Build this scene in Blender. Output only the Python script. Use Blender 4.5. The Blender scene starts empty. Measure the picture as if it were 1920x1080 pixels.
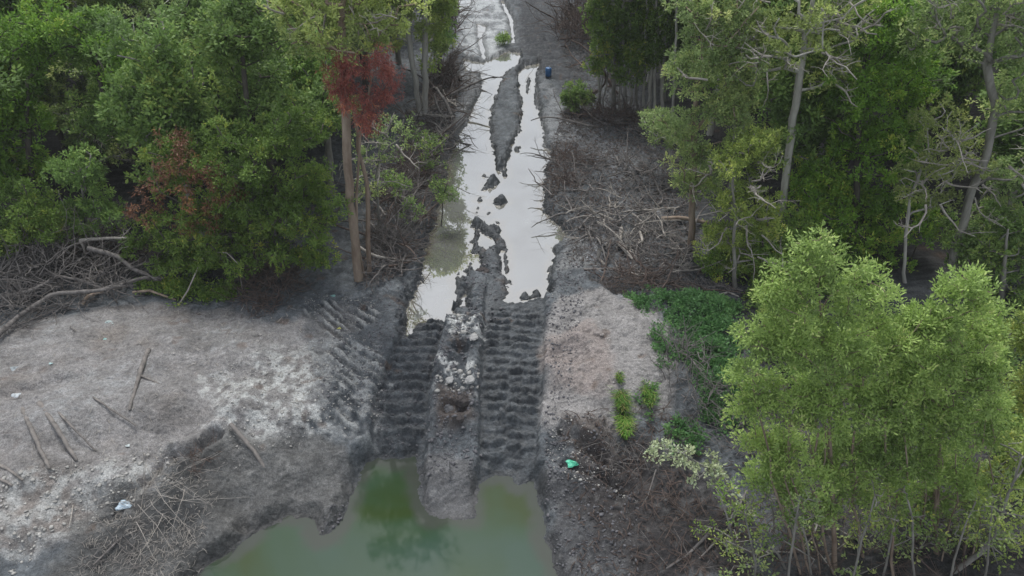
import bpy, math, random
import numpy as np
PI = math.pi
R = math.radians
C = bpy.context.scene.collection
SC = bpy.context.scene

# ------------------------------------------------------------------ camera, world, sun, exposure
CAM_H, PITCH, FPX = 10.0, 34.9, 1400.0
cam_d = bpy.data.cameras.new('camera'); cam = bpy.data.objects.new('camera', cam_d); C.objects.link(cam)
cam.location = (0, 0, CAM_H); cam.rotation_euler = (R(90 - PITCH), 0, 0)
cam_d.lens = FPX / 1920 * 36; cam_d.sensor_width = 36; cam_d.clip_start = .1; cam_d.clip_end = 1000
SC.camera = cam
SUN_EL, SUN_AZ = 66, -12         # azimuth clockwise from +Y: ahead of the camera, slightly left
w = bpy.data.worlds.new('World'); SC.world = w; w.use_nodes = True
nt = w.node_tree; nt.nodes.clear()
sky = nt.nodes.new('ShaderNodeTexSky'); sky.sky_type = 'NISHITA'; sky.sun_disc = False
sky.sun_elevation = R(SUN_EL); sky.sun_rotation = R(SUN_AZ)
sky.air_density = 1.0; sky.dust_density = 1.6; sky.ozone_density = 1.0
hs = nt.nodes.new('ShaderNodeHueSaturation'); hs.inputs['Saturation'].default_value = .28
bg = nt.nodes.new('ShaderNodeBackground'); bg.inputs['Strength'].default_value = .13
ow = nt.nodes.new('ShaderNodeOutputWorld')
nt.links.new(sky.outputs[0], hs.inputs['Color']); nt.links.new(hs.outputs[0], bg.inputs[0]); nt.links.new(bg.outputs[0], ow.inputs[0])
sd = bpy.data.lights.new('sun', 'SUN'); sd.energy = 1.3; sd.angle = R(18); sd.color = (1, .97, .92)
so = bpy.data.objects.new('sun', sd); C.objects.link(so)
# direction towards the sun
_az, _el = R(SUN_AZ), R(SUN_EL)
from mathutils import Vector
so.rotation_euler = Vector((math.sin(_az) * math.cos(_el), math.cos(_az) * math.cos(_el), math.sin(_el))).to_track_quat('Z', 'Y').to_euler()
SC.view_settings.view_transform = 'Standard'; SC.view_settings.look = 'None'
SC.view_settings.exposure = 0.92; SC.view_settings.gamma = 1
SC.cycles.max_bounces = 6; SC.cycles.diffuse_bounces = 5; SC.cycles.glossy_bounces = 3
SC.cycles.transmission_bounces = 2; SC.cycles.transparent_max_bounces = 4
SC.cycles.caustics_reflective = False; SC.cycles.caustics_refractive = False

# ------------------------------------------------------------------ picture <-> ground helpers (used only to read positions off the photo)
cp, sp = math.cos(R(PITCH)), math.sin(R(PITCH))
def ray(px, py):
    a, b = (px - 960) / FPX, (540 - py) / FPX
    return np.array([a, cp + b * sp, -sp + b * cp])
def P(px, py, z=0.0):
    d = ray(px, py); t = (z - CAM_H) / d[2]
    return np.array([d[0] * t, d[1] * t, z])
def At(px, py, Y):
    d = ray(px, py); t = Y / d[1]
    return np.array([d[0] * t, Y, CAM_H + d[2] * t])
def polyP(pts, z=0.0): return np.array([P(a, b, z)[:2] for a, b in pts])

# ------------------------------------------------------------------ noise
def _h(ix, iy, s):
    n = (ix * 374761393 + iy * 668265263 + s * 1442695041) & 0xffffffff
    n = ((n ^ (n >> 13)) * 1274126177) & 0xffffffff
    return ((n ^ (n >> 16)) & 0xffff) / 65535.0
def vn(x, y, s=0):
    ix, iy = np.floor(x).astype(np.int64), np.floor(y).astype(np.int64)
    fx, fy = x - ix, y - iy
    fx = fx * fx * (3 - 2 * fx); fy = fy * fy * (3 - 2 * fy)
    return ((_h(ix, iy, s) * (1 - fx) + _h(ix + 1, iy, s) * fx) * (1 - fy) + (_h(ix, iy + 1, s) * (1 - fx) + _h(ix + 1, iy + 1, s) * fx) * fy) * 2 - 1
def fbm(x, y, o=4, s=0, g=.5):
    v = 0; a = 1; t = 0
    for k in range(o):
        v = v + a * vn(x, y, s + k * 17); t += a; a *= g
        x, y = x * 1.97 + y * .31 + 5.2, y * 1.97 - x * .31 + 1.3
    return v / t
def worley(x, y, s=0):
    ix, iy = np.floor(x).astype(np.int64), np.floor(y).astype(np.int64)
    d1 = np.full(x.shape, 9.); d2 = np.full(x.shape, 9.); cid = np.zeros(x.shape)
    for a in (-1, 0, 1):
        for b in (-1, 0, 1):
            cx, cy = ix + a, iy + b
            h1 = _h(cx, cy, s); h2 = _h(cx, cy, s + 77)
            d = np.hypot(cx + h1 - x, cy + h2 - y)
            n = d < d1
            d2 = np.where(n, d1, np.minimum(d2, d)); cid = np.where(n, h1, cid); d1 = np.where(n, d, d1)
    return d1, d2, cid
def ss(a, b, x):
    t = np.clip((x - a) / (b - a), 0, 1); return t * t * (3 - 2 * t)
def sdf(X, Y, poly, far=1.5):
    out = np.full(X.shape, far)
    m = (X > poly[:, 0].min() - far) & (X < poly[:, 0].max() + far) & (Y > poly[:, 1].min() - far) & (Y < poly[:, 1].max() + far)
    x, y = X[m], Y[m]
    if not len(x): return out
    d = np.full(x.shape, 1e9); ins = np.zeros(x.shape, bool)
    n = len(poly)
    for i in range(n):
        ax, ay = poly[i]; bx, by = poly[(i + 1) % n]
        ex, ey = bx - ax, by - ay
        t = np.clip(((x - ax) * ex + (y - ay) * ey) / (ex * ex + ey * ey + 1e-12), 0, 1)
        d = np.minimum(d, (x - ax - t * ex) ** 2 + (y - ay - t * ey) ** 2)
        c = (ay > y) != (by > y)
        if abs(by - ay) > 1e-12: ins ^= c & (x < ex * (y - ay) / (by - ay) + ax)
    d = np.sqrt(d); out[m] = np.minimum(np.where(ins, -d, d), far)
    return out

# ------------------------------------------------------------------ the lie of the land
WP, WQ = -0.20, -0.80       # water level in the wheel-rut puddle and in the pond
PUD = polyP([(871,112),(890,117),(910,118),(935,106),(955,97),(972,100),(970,125),(945,137),(932,165),(922,190),(917,220),(917,260),(925,295),(927,320),(947,322),(960,280),(977,245),(982,200),(977,165),(974,140),(985,125),(1010,120),(1002,150),(1000,175),(1006,200),(1012,235),(1017,270),(1032,292),(1020,315),(1017,360),(1017,400),(1040,420),(1062,442),(1035,460),(1027,495),(1022,530),(1023,565),(990,562),(968,568),(950,569),(958,530),(955,507),(950,467),(940,440),(925,425),(905,418),(888,440),(880,467),(873,500),(853,553),(838,600),(797,597),(787,607),(763,627),(762,607),(773,567),(797,517),(800,467),(817,430),(822,395),(840,350),(840,300),(860,262),(880,230),(893,197),(908,165),(905,135),(872,137)], WP)
ISL = [polyP(p, WP) for p in [
    [(905,357),(915,338),(935,331),(938,342),(925,352)], [(922,384),(930,372),(950,370),(955,380),(938,386)],
    [(888,394),(897,388),(899,400),(890,402)], [(884,412),(905,414),(908,424),(893,432),(882,425)],
    [(912,430),(928,424),(938,432),(930,447),(918,442)], [(965,278),(976,276),(974,286),(964,284)],
    [(940,470),(948,462),(952,500),(944,498)], [(905,330),(912,327),(914,333),(906,335)],
    [(895,372),(901,370),(903,376),(897,378)],[(912,398),(920,394),(922,400),(914,404)],[(932,440),(944,448),(950,470),(944,478),(936,462)],[(928,412),(940,416),(938,424),(928,420)],[(1000,548),(1010,545),(1012,556),(1002,558)],[(975,556),(985,550),(990,560),(978,564)],[(940,322),(950,318),(952,330),(942,334)],[(852,520),(862,505),(868,540),(858,560)],
    [(990,140),(996,136),(990,175),(985,172)], [(1003,166),(1009,160),(1007,215),(1001,190)]]]
SMALL = [polyP(p, WP) for p in [[(896,432),(922,446),(930,462),(912,470),(898,462)],[(886,478),(900,472),(902,500),(888,512)],[(938,470),(944,468),(948,520),(940,515)],[(866,560),(874,548),(872,590),(862,585)],[(908,405),(925,412),(922,424),(908,420)],[(895,62),(903,60),(906,85),(911,114),(905,112),(898,84)], [(893,45),(912,50),(908,62),(896,60)], [(850,-5),(885,-5),(880,14),(868,18),(856,8)], [(938,2),(944,2),(962,40),(966,82),(961,82),(955,40)], [(846,48),(855,50),(852,58),(846,56)]]]
PON = polyP([(383,1066),(430,1040),(468,1003),(456,997),(470,1002),(510,982),(540,968),(583,971),(605,1008),(634,990),(656,939),(675,895),(687,867),(710,860),(750,862),(783,853),(787,867),(788,933),(803,967),(850,972),(887,967),(897,907),(933,890),(953,893),(973,910),(1000,903),(1017,967),(1020,1003),(1037,1053),(1043,1080),(1065,1250),(1040,1900),(200,1900),(280,1300),(350,1120)], WQ)
CP = [(870,680,.0),(870,760,-.14),(850,860,-.58),(860,960,-.84),(780,600,-.02),(770,640,.0),(755,720,-.06),(750,800,-.3),(740,850,-.64),(960,590,-.02),(960,620,.0),(960,700,-.04),(960,760,-.14),(960,820,-.38),(960,880,-.66),
    (1025,620,.0),(1028,740,-.1),(1030,860,-.35),(1040,960,-.6),(1060,1060,-.65),
    (640,640,.2),(620,720,.2),(690,700,-.02),(690,620,-.02),(670,760,-.1),(655,830,-.35),(640,900,-.6),(560,860,-.35),(560,940,-.66),(450,900,-.45),(450,960,-.7),(380,900,-.3),(350,1000,-.6),(480,830,-.02),(400,835,.1),(330,840,.22),
    (300,740,.5),(300,650,.5),(120,640,.45),(120,760,.5),(450,640,.5),(450,740,.4),(540,600,.35),(540,760,.15),(60,880,.35),(200,880,.3),(300,890,.0),(40,960,.05),(40,1060,-.35),(180,970,-.2),(220,1060,-.5),(-100,1000,0),(-100,800,.5),(-100,640,.5),(-200,500,.1),
    (0,520,.1),(150,540,.3),(350,540,.25),(500,560,.3),(620,530,.2),(700,500,.15),(760,500,.05),(770,400,.05),(790,300,.05),(720,400,.12),(820,200,.0),(830,100,0),(830,20,0),
    (1060,560,.15),(1100,620,.4),(1080,560,.3),(1160,700,.5),(1060,700,.3),(1100,790,.15),(1200,600,.5),(1220,680,.5),(1300,600,.45),(1350,700,.4),(1250,800,.15),(1100,880,-.25),(1150,960,-.3),(1250,950,-.2),(1350,1040,-.2),(1150,1060,-.45),(1600,1000,-.15),(1800,1000,-.1),(1600,700,.2),(2000,900,0),
    (1060,500,.05),(1150,470,.1),(1250,500,.1),(1080,350,.05),(1150,300,.05),(1080,250,.0),(1050,180,0),(1200,260,.05),(1300,440,.05),(1050,80,0),(1000,40,-.02),(900,40,-.12),(930,80,-.12),(860,180,-.08),(950,200,-.1),(950,250,-.12),(870,120,-.1),(1040,300,-.02),(1040,380,-.02),(1040,480,-.02),(890,560,-.12),(905,500,-.14),(1700,450,0),(1500,450,0),(1800,300,0),(300,400,0),(100,400,0),(500,300,0),(60,150,0),(500,60,0),(1500,60,0)]
_cp = np.array([[*P(a, b, c)[:2], c] for a, b, c in CP] + [[x, y, 0] for x in (-40, -20, 0, 20, 40) for y in (60, 90)] + [[-25, 20, 0], [25, 20, 0], [-15, 3, 0], [8, 3, -.2], [-3, 2, -1.4], [0, 5, -1.2]])
def edge(pts, z):
    a = polyP(pts, z); a = a[np.argsort(a[:, 1])]; return a
SL = (edge([(790,560),(765,620),(735,680),(705,750),(688,850),(640,1000)], -.3), edge([(850,560),(835,620),(820,680),(805,750),(792,850),(790,1000)], -.3))
SR = (edge([(912,560),(907,620),(902,700),(900,750),(896,850),(896,1000)], -.3), edge([(1022,560),(1022,620),(1020,700),(1016,750),(1008,850),(1010,1000)], -.3))
def strip(X, Y, S):
    xl = np.interp(Y, S[0][:, 1], S[0][:, 0]); xr = np.interp(Y, S[1][:, 1], S[1][:, 0])
    return (X - xl) / (xr - xl)
PATCH = [(polyP([(570,565),(640,558),(712,572),(690,605),(640,640),(590,622),(566,592)], .2), (1.0, .35)),
         (polyP([(585,668),(650,640),(715,645),(722,700),(690,760),(640,800),(596,750)], .1), (1.0, .45))]
def zone(X, Y, pts, z, soft, nz, amp, s):
    d = sdf(X, Y, polyP(pts, z), 2.5)
    return ss(soft, -soft, d + amp * nz)
def terrain(X, Y, colour=False):
    X = np.asarray(X, float).ravel(); Y = np.asarray(Y, float).ravel()
    num = np.zeros(X.shape); den = np.zeros(X.shape)
    for x, y, z in _cp:
        wgt = 1 / (((X - x) ** 2 + (Y - y) ** 2) + .05) ** 1.6
        num += wgt * z; den += wgt
    z = num / den
    n1 = fbm(X * .7, Y * .7, 3, 1); n2 = fbm(X * 2.6, Y * 2.6, 4, 5); n3 = fbm(X * 9, Y * 9, 3, 9)
    w1, w2, cid = worley(X * 5.5 + n2, Y * 5.5 + n2, 3)
    wl, _, _ = worley(X * 2.1 + .5 * n2, Y * 2.1 + .5 * n3, 31)
    road = np.interp(Y, [0, 9, 14, 22, 40], [-.9, -.8, -.6, -.4, -.6]); rr = np.abs(X - road)
    rough = .6 + .4 * ss(1.2, 2.5, rr)
    rough = np.where((X < -1.8) & (Y < 14.0), rough * .55, rough)
    near = ss(60, 30, Y); n4 = fbm(X * 22, Y * 22, 2, 19)
    z = z + near * (n1 * .05 + n2 * .055 * rough + n3 * .022 * rough + n4 * .013 * ss(20, 14, Y) + rough * .05 * (.5 - w1) * (cid > .35) + rough * .07 * (.45 - wl))
    # crawler tracks
    tr = np.zeros(X.shape)
    for k, S in enumerate((SL, SR)):
        u = strip(X, Y, S) + .03 * n3 + .03 * n2
        inl = ss(-.03, .03, u) * ss(1.03, .97, u) * ss(15.5, 14, Y) * ss(5, 7, Y)
        berm = (np.exp(-((u + .1) / .09) ** 2) + np.exp(-((u - 1.1) / .09) ** 2)) * ss(15.5, 14, Y) * ss(6.5, 9, Y)
        fade = ss(14.0, 13.0, Y + .3 * n2) * ss(8.9, 10.2, Y + .35 * n2)
        ph = .05 * n2 + .03 * n3 + (.035 * np.sin(u * 6) if k == 0 else .11 * (u > .45) + .03 * np.sin(u * 9))
        q = ((Y + ph * .8 + .05 * n4 * .4 + .06 * u) / .252) % 1.0
        rib = ss(.20, .30, q + .05 * n3) * ss(.74, .60, q + .06 * n3)
        brk = .55 + .45 * ss(-.35, .1, fbm(X * 4.5, Y * 3.2, 2, 50 + k))
        if k == 1: brk = brk * (1 - .7 * np.exp(-((u - .45) / .035) ** 2))
        z = z - .15 * inl + .06 * berm * (.6 + .5 * n2) + inl * fade * .115 * rib * (1 + .5 * n3 + .25 * n4) * brk * ss(0, .14, u) * ss(1, .86, u)
        z = z + inl * .018 * n3 + inl * fade * .03 * (.45 - w1)
        tr = np.maximum(tr, inl)
    pat = np.zeros(X.shape)
    for poly, (dx, dy) in PATCH:
        d = sdf(X, Y, poly, 1.0); m = ss(.05, -.15, d + .12 * n2)
        t = Y + .85 * X + .25 * np.sin(X * 1.3)
        q = ((t + .05 * n2 + .06 * n3) / .27) % 1.0
        cut = ss(.1, .3, (np.abs(((X + .3 * Y + .1 * n2) / .75) % 1.0 - .5)))
        bar = ss(.2, .32, q + .06 * n3) * ss(.78, .6, q + .06 * n3) * (.25 + .75 * cut); pat = np.maximum(pat, m * bar)
        z = z + m * (.12 * bar - .06) * (.8 + .4 * n3)
    # middle ridge: cracked flat top with slabs and a hole
    um = (X - np.interp(Y, SL[1][:, 1], SL[1][:, 0])) / (np.interp(Y, SR[0][:, 1], SR[0][:, 0]) - np.interp(Y, SL[1][:, 1], SL[1][:, 0]))
    mid = ss(-.05, .12, um) * ss(1.05, .88, um) * ss(15, 14, Y) * ss(8.2, 9.6, Y)
    z = z + mid * (.06 + .10 * ss(10.2, 11, Y) * (.5 - wl) * 1.6 + .03 * ss(9.6, 10.4, Y) * (.5 - w1))
    hol = [P(862,668,-.15), P(850,770,-.2), P(905,508,-.1)]
    for hp, rr_, dd in zip(hol, (.26, .28, .25), (.16, .14, .1)):
        r = np.hypot((X - hp[0]), (Y - hp[1]) * 1.1) + .08 * n2
        z = z - dd * ss(rr_, rr_ * .45, r) + .07 * np.exp(-((r - rr_ * 1.15) / .09) ** 2)
    # gouges
    for (a, b, wdt, dep) in [(P(1050,800,0), P(1130,850,0), .16, .16), (P(1060,850,0), P(1180,900,0), .12, .10), (P(330,850,.2), P(400,810,.2), .2, .2), (P(200,960,0), P(330,860,0), .12, .1), (P(0,740,.5), P(140,700,.5), .25, .08), (P(1120,520,.2), P(1210,560,.3), .3, .12)]:
        ex, ey = b[0] - a[0], b[1] - a[1]; t = np.clip(((X - a[0]) * ex + (Y - a[1]) * ey) / (ex * ex + ey * ey), 0, 1)
        d = np.hypot(X - a[0] - t * ex, Y - a[1] - t * ey) + .12 * n2 + .04 * n3
        z = z - dep * ss(wdt, wdt * .2, d) + dep * .4 * np.exp(-((d - wdt * 1.2) / .1) ** 2)
    # rounded scoop on the right bank
    hp = P(1065, 655, .35); r = np.hypot(X - hp[0], (Y - hp[1])) + .1 * n2
    z = z - .14 * ss(.45, .2, r) + .07 * np.exp(-((r - .5) / .12) ** 2)
    # far crawler prints
    f1 = np.abs(X - np.interp(Y, [24, 30, 36, 44], [1.05, 1.25, 1.0, .2])); 
    z = z + ss(.55, .45, f1) * ss(23.5, 25, Y) * ss(50, 40, Y) * (.07 * np.exp(-((((Y + .05 * n2) / .42) % 1 - .5) / .2) ** 2) - .02)
    # shores
    wob = .15 * n3 + .12 * n2 + .10 * (w1 - .4)
    ds = sdf(X, Y, PUD) + wob * .8 - .05
    for I in ISL: ds = np.maximum(ds, -(sdf(X, Y, I) + .5 * wob))
    for S_ in SMALL: ds = np.minimum(ds, sdf(X, Y, S_) + .5 * wob)
    hi = WP + .012 + (np.maximum(z - WP, .02)) * ss(0, .22, ds) + .03 * ss(0, .06, ds)
    shore_p = (ds < 1.3)
    z = np.where(ds > 0, np.where(shore_p, hi, z), WP - .02 - .25 * ss(0, .5, -ds))
    dq = sdf(X, Y, PON) + wob * .35 + .05 * n1
    hi = WQ + .008 + np.maximum(z - WQ, .015) * ss(0, .25, dq)
    z = np.where(dq > 0, np.where(dq < 1.3, hi, z), WQ - .01 - .6 * ss(0, 1.6, -dq))
    if not colour: return z
    # ---- colours of the soils (wet mud, dry spoil, clay, leaf litter), tree shade painted in at the far right track
    nz = fbm(X * 1.8, Y * 1.8, 4, 71); nf = fbm(X * 7, Y * 7, 4, 81); nl = fbm(X * .5, Y * .5, 3, 91)
    mud = np.array([.053, .060, .067]); mudl = np.array([.112, .125, .136]); tan = np.array([.215, .208, .205]); clay = np.array([.34, .35, .345]); litter = np.array([.024, .022, .021]); brown = np.array([.085, .065, .055]); pink = np.array([.22, .19, .178])
    col = mud[None] + (mudl - mud)[None] * np.clip(.5 + .9 * nf + .4 * nz, 0, 1)[:, None]
    def lay(c, m):
        nonlocal col
        col = col * (1 - m[:, None]) + np.asarray(c)[None] * m[:, None]
    lay(litter, .3 * ss(2.2, 4.6, rr + .9 * nl + .7 * nz) * ss(14.5, 17, Y))
    lay(litter, .8 * ss(4.4, 6.5, rr + .9 * nl) * ss(13.4, 15.5, Y))
    lay(litter, .8 * ss(3.6, 5.0, X + .6 * nz) * ss(15.5, 12, Y))
    m = zone(X, Y, [(-900,600),(0,615),(60,600),(240,560),(420,575),(500,600),(560,585),(640,545),(660,575),(620,650),(600,740),(480,800),(330,850),(240,940),(0,975),(-900,1100)], .4, .18, nz, .35, 1); lay(tan * 1.0, m * (.85 + .15 * nf)); 
    lay([.17, .15, .135], m * .7 * ss(.05, .5, nl + .4 * nz)); lay([.26, .27, .275], m * .6 * ss(.1, .5, -nl + .5 * nf)); lay([.12, .115, .112], m * .6 * ss(.3, .45, fbm(X * 1.1 + 9, Y * 2.4, 4, 303)))
    m = zone(X, Y, [(400,715),(520,660),(600,640),(700,640),(722,700),(690,770),(600,800),(480,840),(430,860),(400,790)], .2, .2, nz, .5, 1); lay(clay * 1.1, m * ss(-.3, .3, nf + .3 * nz) * .9)
    m = zone(X, Y, [(0,920),(200,880),(330,850),(340,900),(220,950),(90,990),(0,1010)], .1, .15, nz, .4, 1); lay(clay, m * ss(-.3, .3, nf) * .75)
    m = zone(X, Y, [(560,560),(715,555),(730,620),(725,700),(690,770),(620,800),(590,740),(580,660)], .1, .1, nz, .3, 1); lay(mud * 1.3, m * .5)
    lay(clay * .9, pat * ss(-.6, .1, nf) * .9)
    m = zone(X, Y, [(1040,540),(1140,528),(1200,570),(1260,620),(1250,740),(1170,790),(1100,790),(1035,760),(1025,650)], .4, .12, nz, .3, 1); lay(tan, m * .95)
    m = zone(X, Y, [(1030,620),(1100,600),(1150,640),(1140,720),(1060,720),(1025,670)], .4, .15, nz, .3, 1); lay(pink, m * .8)
    m = zone(X, Y, [(835,600),(905,600),(903,640),(850,650)], -.1, .1, nz, .2, 1); lay(clay * 1.3, m * ss(-.05, .3, nf))
    m = zone(X, Y, [(815,680),(898,690),(896,745),(815,735)], -.1, .1, nz, .25, 1); lay(clay * 1.3, m * ss(-.05, .3, nf))
    m = zone(X, Y, [(820,735),(890,735),(890,790),(820,800)], -.2, .1, nz, .2, 1); lay(brown * .8, m * .8)
    m = zone(X, Y, [(1060,780),(1130,800),(1200,860),(1220,930),(1120,900),(1050,850)], 0, .15, nz, .4, 1); lay(brown * .7, m * .7)
    m = zone(X, Y, [(840,-10),(940,-10),(965,60),(935,110),(868,110),(850,60)], -.1, .3, nz, .6, 1); lay([.36, .38, .395], m * (.35 + .65 * ss(-.4, .15, nz + .5 * nf)))
    m = zone(X, Y, [(868,140),(905,140),(900,190),(870,250),(845,290),(850,230)], -.1, .3, nz, .5, 1); lay([.19, .195, .2], m * .7)
    m = zone(X, Y, [(1025,150),(1060,200),(1120,240),(1200,300),(1180,340),(1080,270),(1025,280)], 0, .3, nz, .6, 1); lay([.20, .21, .22], m * .75)
    m = zone(X, Y, [(1040,270),(1280,270),(1300,520),(1060,520)], 0, .3, nz, .5, 1); lay([.17, .178, .19], m * .7 * ss(.0, .35, nz + .4 * nf))
    m = zone(X, Y, [(1060,450),(1110,455),(1110,500),(1050,510)], 0, .15, nz, .4, 1); lay([.21, .215, .215], m * .7)
    m = zone(X, Y, [(790,870),(895,880),(890,1000),(790,1000)], -.7, .1, nz, .2, 1); lay([.115, .115, .118], m * .8)
    m = zone(X, Y, [(430,860),(640,830),(660,920),(600,1000),(440,980),(330,930)], -.5, .2, nz, .5, 1); lay([.095, .095, .093], m * .85)
    m = zone(X, Y, [(100,1100),(150,1000),(330,890),(400,880),(440,1000),(380,1090)], -.3, .2, nz, .5, 1); lay([.07, .07, .068], m * .8)
    m = zone(X, Y, [(965,-10),(1110,-10),(1120,100),(1060,190),(1020,130),(975,90)], 0, .3, nz, .5, 1); lay([.038, .041, .046], m * .9)  # dark mud of the far right track, tree shade put into its colour
    m = zone(X, Y, [(1020,880),(1120,880),(1250,960),(1400,1100),(1040,1100)], -.3, .2, nz, .5, 1); lay([.055, .055, .058], m * .8)
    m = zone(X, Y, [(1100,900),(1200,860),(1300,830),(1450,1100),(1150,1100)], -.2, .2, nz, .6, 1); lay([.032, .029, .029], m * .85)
    # brown-stained specks and a paler tone on the raised clods
    lay([.10, .065, .045], .5 * ss(.45, .7, fbm(X * 3.1, Y * 3.1, 3, 131)) * (z > WP))
    top = ss(.02, .1, n3 * .1 + (.5 - w1) * .12) 
    lay(np.clip(col * 1.45, 0, 1)[0] * 0 + [.24, .24, .235], .22 * top * near)
    wet = np.clip(np.maximum(ss(.25, .03, ds), ss(.22, .02, dq)), 0, 1)
    wet = np.maximum(wet, tr * (.5 + .35 * nz))
    col = col * (1 - .45 * wet[:, None])
    return z, np.clip(col, .01, .9), wet
def hz(x, y): return float(terrain([x], [y])[0])

# ------------------------------------------------------------------ object helpers
def tag(o, label=None, cat=None, group=None, kind=None):
    if label: o['label'] = label
    if cat: o['category'] = cat
    if group: o['group'] = group
    if kind: o['kind'] = kind
    return o
def mesh(name, V, faces, mat, smooth=False, attrs=None):
    """faces: list of (n,k) int arrays"""
    V = np.asarray(V, np.float32); faces = [np.asarray(f, np.int32) for f in faces if len(f)]
    me = bpy.data.meshes.new(name)
    me.vertices.add(len(V)); me.vertices.foreach_set('co', V.ravel())
    nl = sum(f.size for f in faces); nf = sum(len(f) for f in faces)
    me.loops.add(nl); me.loops.foreach_set('vertex_index', np.concatenate([f.ravel() for f in faces]))
    tot = np.concatenate([np.full(len(f), f.shape[1], np.int32) for f in faces])
    st = np.concatenate([[0], np.cumsum(tot)[:-1]]).astype(np.int32)
    me.polygons.add(nf); me.polygons.foreach_set('loop_start', st)
    try: me.polygons.foreach_set('loop_total', tot)
    except Exception: pass
    me.polygons.foreach_set('use_smooth', np.full(nf, smooth, bool))
    for an, (dom, typ, dat) in (attrs or {}).items():
        a = me.attributes.new(an, typ, dom)
        a.data.foreach_set('color' if 'COLOR' in typ else 'value', np.asarray(dat, np.float32).ravel())
    me.update(calc_edges=True)
    if mat: me.materials.append(mat)
    return me
def link(name, me, parent=None, loc=None):
    o = bpy.data.objects.new(name, me); C.objects.link(o)
    if parent: o.parent = parent
    if loc is not None: o.location = loc
    return o
def empty(name, loc, label, cat, group=None):
    o = bpy.data.objects.new(name, None); C.objects.link(o); o.location = loc; o.empty_display_size = .2
    return tag(o, label, cat, group)
class Acc:
    def __init__(s): s.V = []; s.F = []; s.n = 0; s.T = []
    def add(s, V, F, t=None):
        s.V.append(np.asarray(V, float)); s.F.append(np.asarray(F) + s.n); s.n += len(V)
        if t is not None: s.T.append(t)
    def tube(s, P_, rad, k=6, tip=True):
        P_ = np.asarray(P_, float); rad = np.asarray(rad, float)
        if tip:
            P_ = np.vstack([P_, P_[-1] + (P_[-1] - P_[-2]) / (np.linalg.norm(P_[-1] - P_[-2]) + 1e-9) * rad[-1] * .6]); rad = np.append(rad, rad[-1] * .25)
        T = np.gradient(P_, axis=0); T /= np.linalg.norm(T, axis=1)[:, None] + 1e-9
        up = np.array([.31, .17, .93]) if abs(T[0][2]) < .8 else np.array([.95, .3, .05])
        A = np.cross(T, up); A /= np.linalg.norm(A, axis=1)[:, None] + 1e-9
        B = np.cross(T, A)
        an = np.arange(k) * 2 * PI / k
        V = P_[:, None] + rad[:, None, None] * (np.cos(an)[None, :, None] * A[:, None] + np.sin(an)[None, :, None] * B[:, None])
        n = len(P_); i = np.arange(n - 1)[:, None] * k; j = np.arange(k)[None]; j2 = (j + 1) % k
        F = np.stack([i + j, i + j2, i + k + j2, i + k + j], -1).reshape(-1, 4)
        s.add(V.reshape(-1, 3), F)
    def build(s, name, mat, smooth=True, attrs=None): return mesh(name, np.vstack(s.V), [np.vstack(s.F)], mat, smooth, attrs)

# ------------------------------------------------------------------ materials
def newmat(name):
    m = bpy.data.materials.new(name); m.use_nodes = True; nt = m.node_tree; nt.nodes.clear()
    o = nt.nodes.new('ShaderNodeOutputMaterial'); return m, nt, o
def N(nt, t, **k):
    n = nt.nodes.new('ShaderNode' + t)
    for a, v in k.items():
        if a.startswith('i_'): n.inputs[a[2:].replace('_', ' ')].default_value = v
        else: setattr(n, a, v)
    return n
def ramp(nt, stops):
    r = nt.nodes.new('ShaderNodeValToRGB'); e = r.color_ramp.elements
    while len(e) < len(stops): e.new(.5)
    for x, (p, c) in zip(e, stops): x.position = p; x.color = (*c, 1)
    return r
def leafmat(name, stops, trans=.38):
    m, nt, o = newmat(name)
    at = N(nt, 'Attribute', attribute_name='tint'); r = ramp(nt, stops)
    nt.links.new(at.outputs['Fac'], r.inputs[0])
    oi = N(nt, 'ObjectInfo'); mr = N(nt, 'MapRange'); mr.inputs[3].default_value = .82; mr.inputs[4].default_value = 1.2
    nt.links.new(oi.outputs['Random'], mr.inputs[0])
    h = N(nt, 'HueSaturation'); nt.links.new(r.outputs[0], h.inputs['Color']); nt.links.new(mr.outputs[0], h.inputs['Value'])
    b = N(nt, 'BsdfPrincipled', i_Roughness=.55); b.inputs['Specular IOR Level'].default_value = .3
    t = N(nt, 'BsdfTranslucent'); mx = N(nt, 'MixShader'); mx.inputs[0].default_value = trans
    nt.links.new(h.outputs[0], b.inputs['Base Color']); nt.links.new(h.outputs[0], t.inputs['Color'])
    nt.links.new(b.outputs[0], mx.inputs[1]); nt.links.new(t.outputs[0], mx.inputs[2]); nt.links.new(mx.outputs[0], o.inputs[0])
    return m
def barkmat(name, a, b, sc=6, zs=.25, rough=.9):
    m, nt, o = newmat(name)
    tc = N(nt, 'TexCoord'); mp = N(nt, 'Mapping'); mp.inputs['Scale'].default_value = (1, 1, zs)
    n = N(nt, 'TexNoise'); n.inputs['Scale'].default_value = sc; n.inputs['Detail'].default_value = 5; n.inputs['Roughness'].default_value = .65
    r = ramp(nt, [(.32, a), (.68, b)])
    nt.links.new(tc.outputs['Object'], mp.inputs[0]); nt.links.new(mp.outputs[0], n.inputs[0]); nt.links.new(n.outputs[0], r.inputs[0])
    p = N(nt, 'BsdfPrincipled', i_Roughness=rough); p.inputs['Specular IOR Level'].default_value = .2
    bp = N(nt, 'Bump', i_Strength=.5, i_Distance=.02); nt.links.new(n.outputs[0], bp.inputs['Height'])
    nt.links.new(r.outputs[0], p.inputs['Base Color']); nt.links.new(bp.outputs[0], p.inputs['Normal']); nt.links.new(p.outputs[0], o.inputs[0])
    return m
def G(r, g, b): return (r, g, b)
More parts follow.
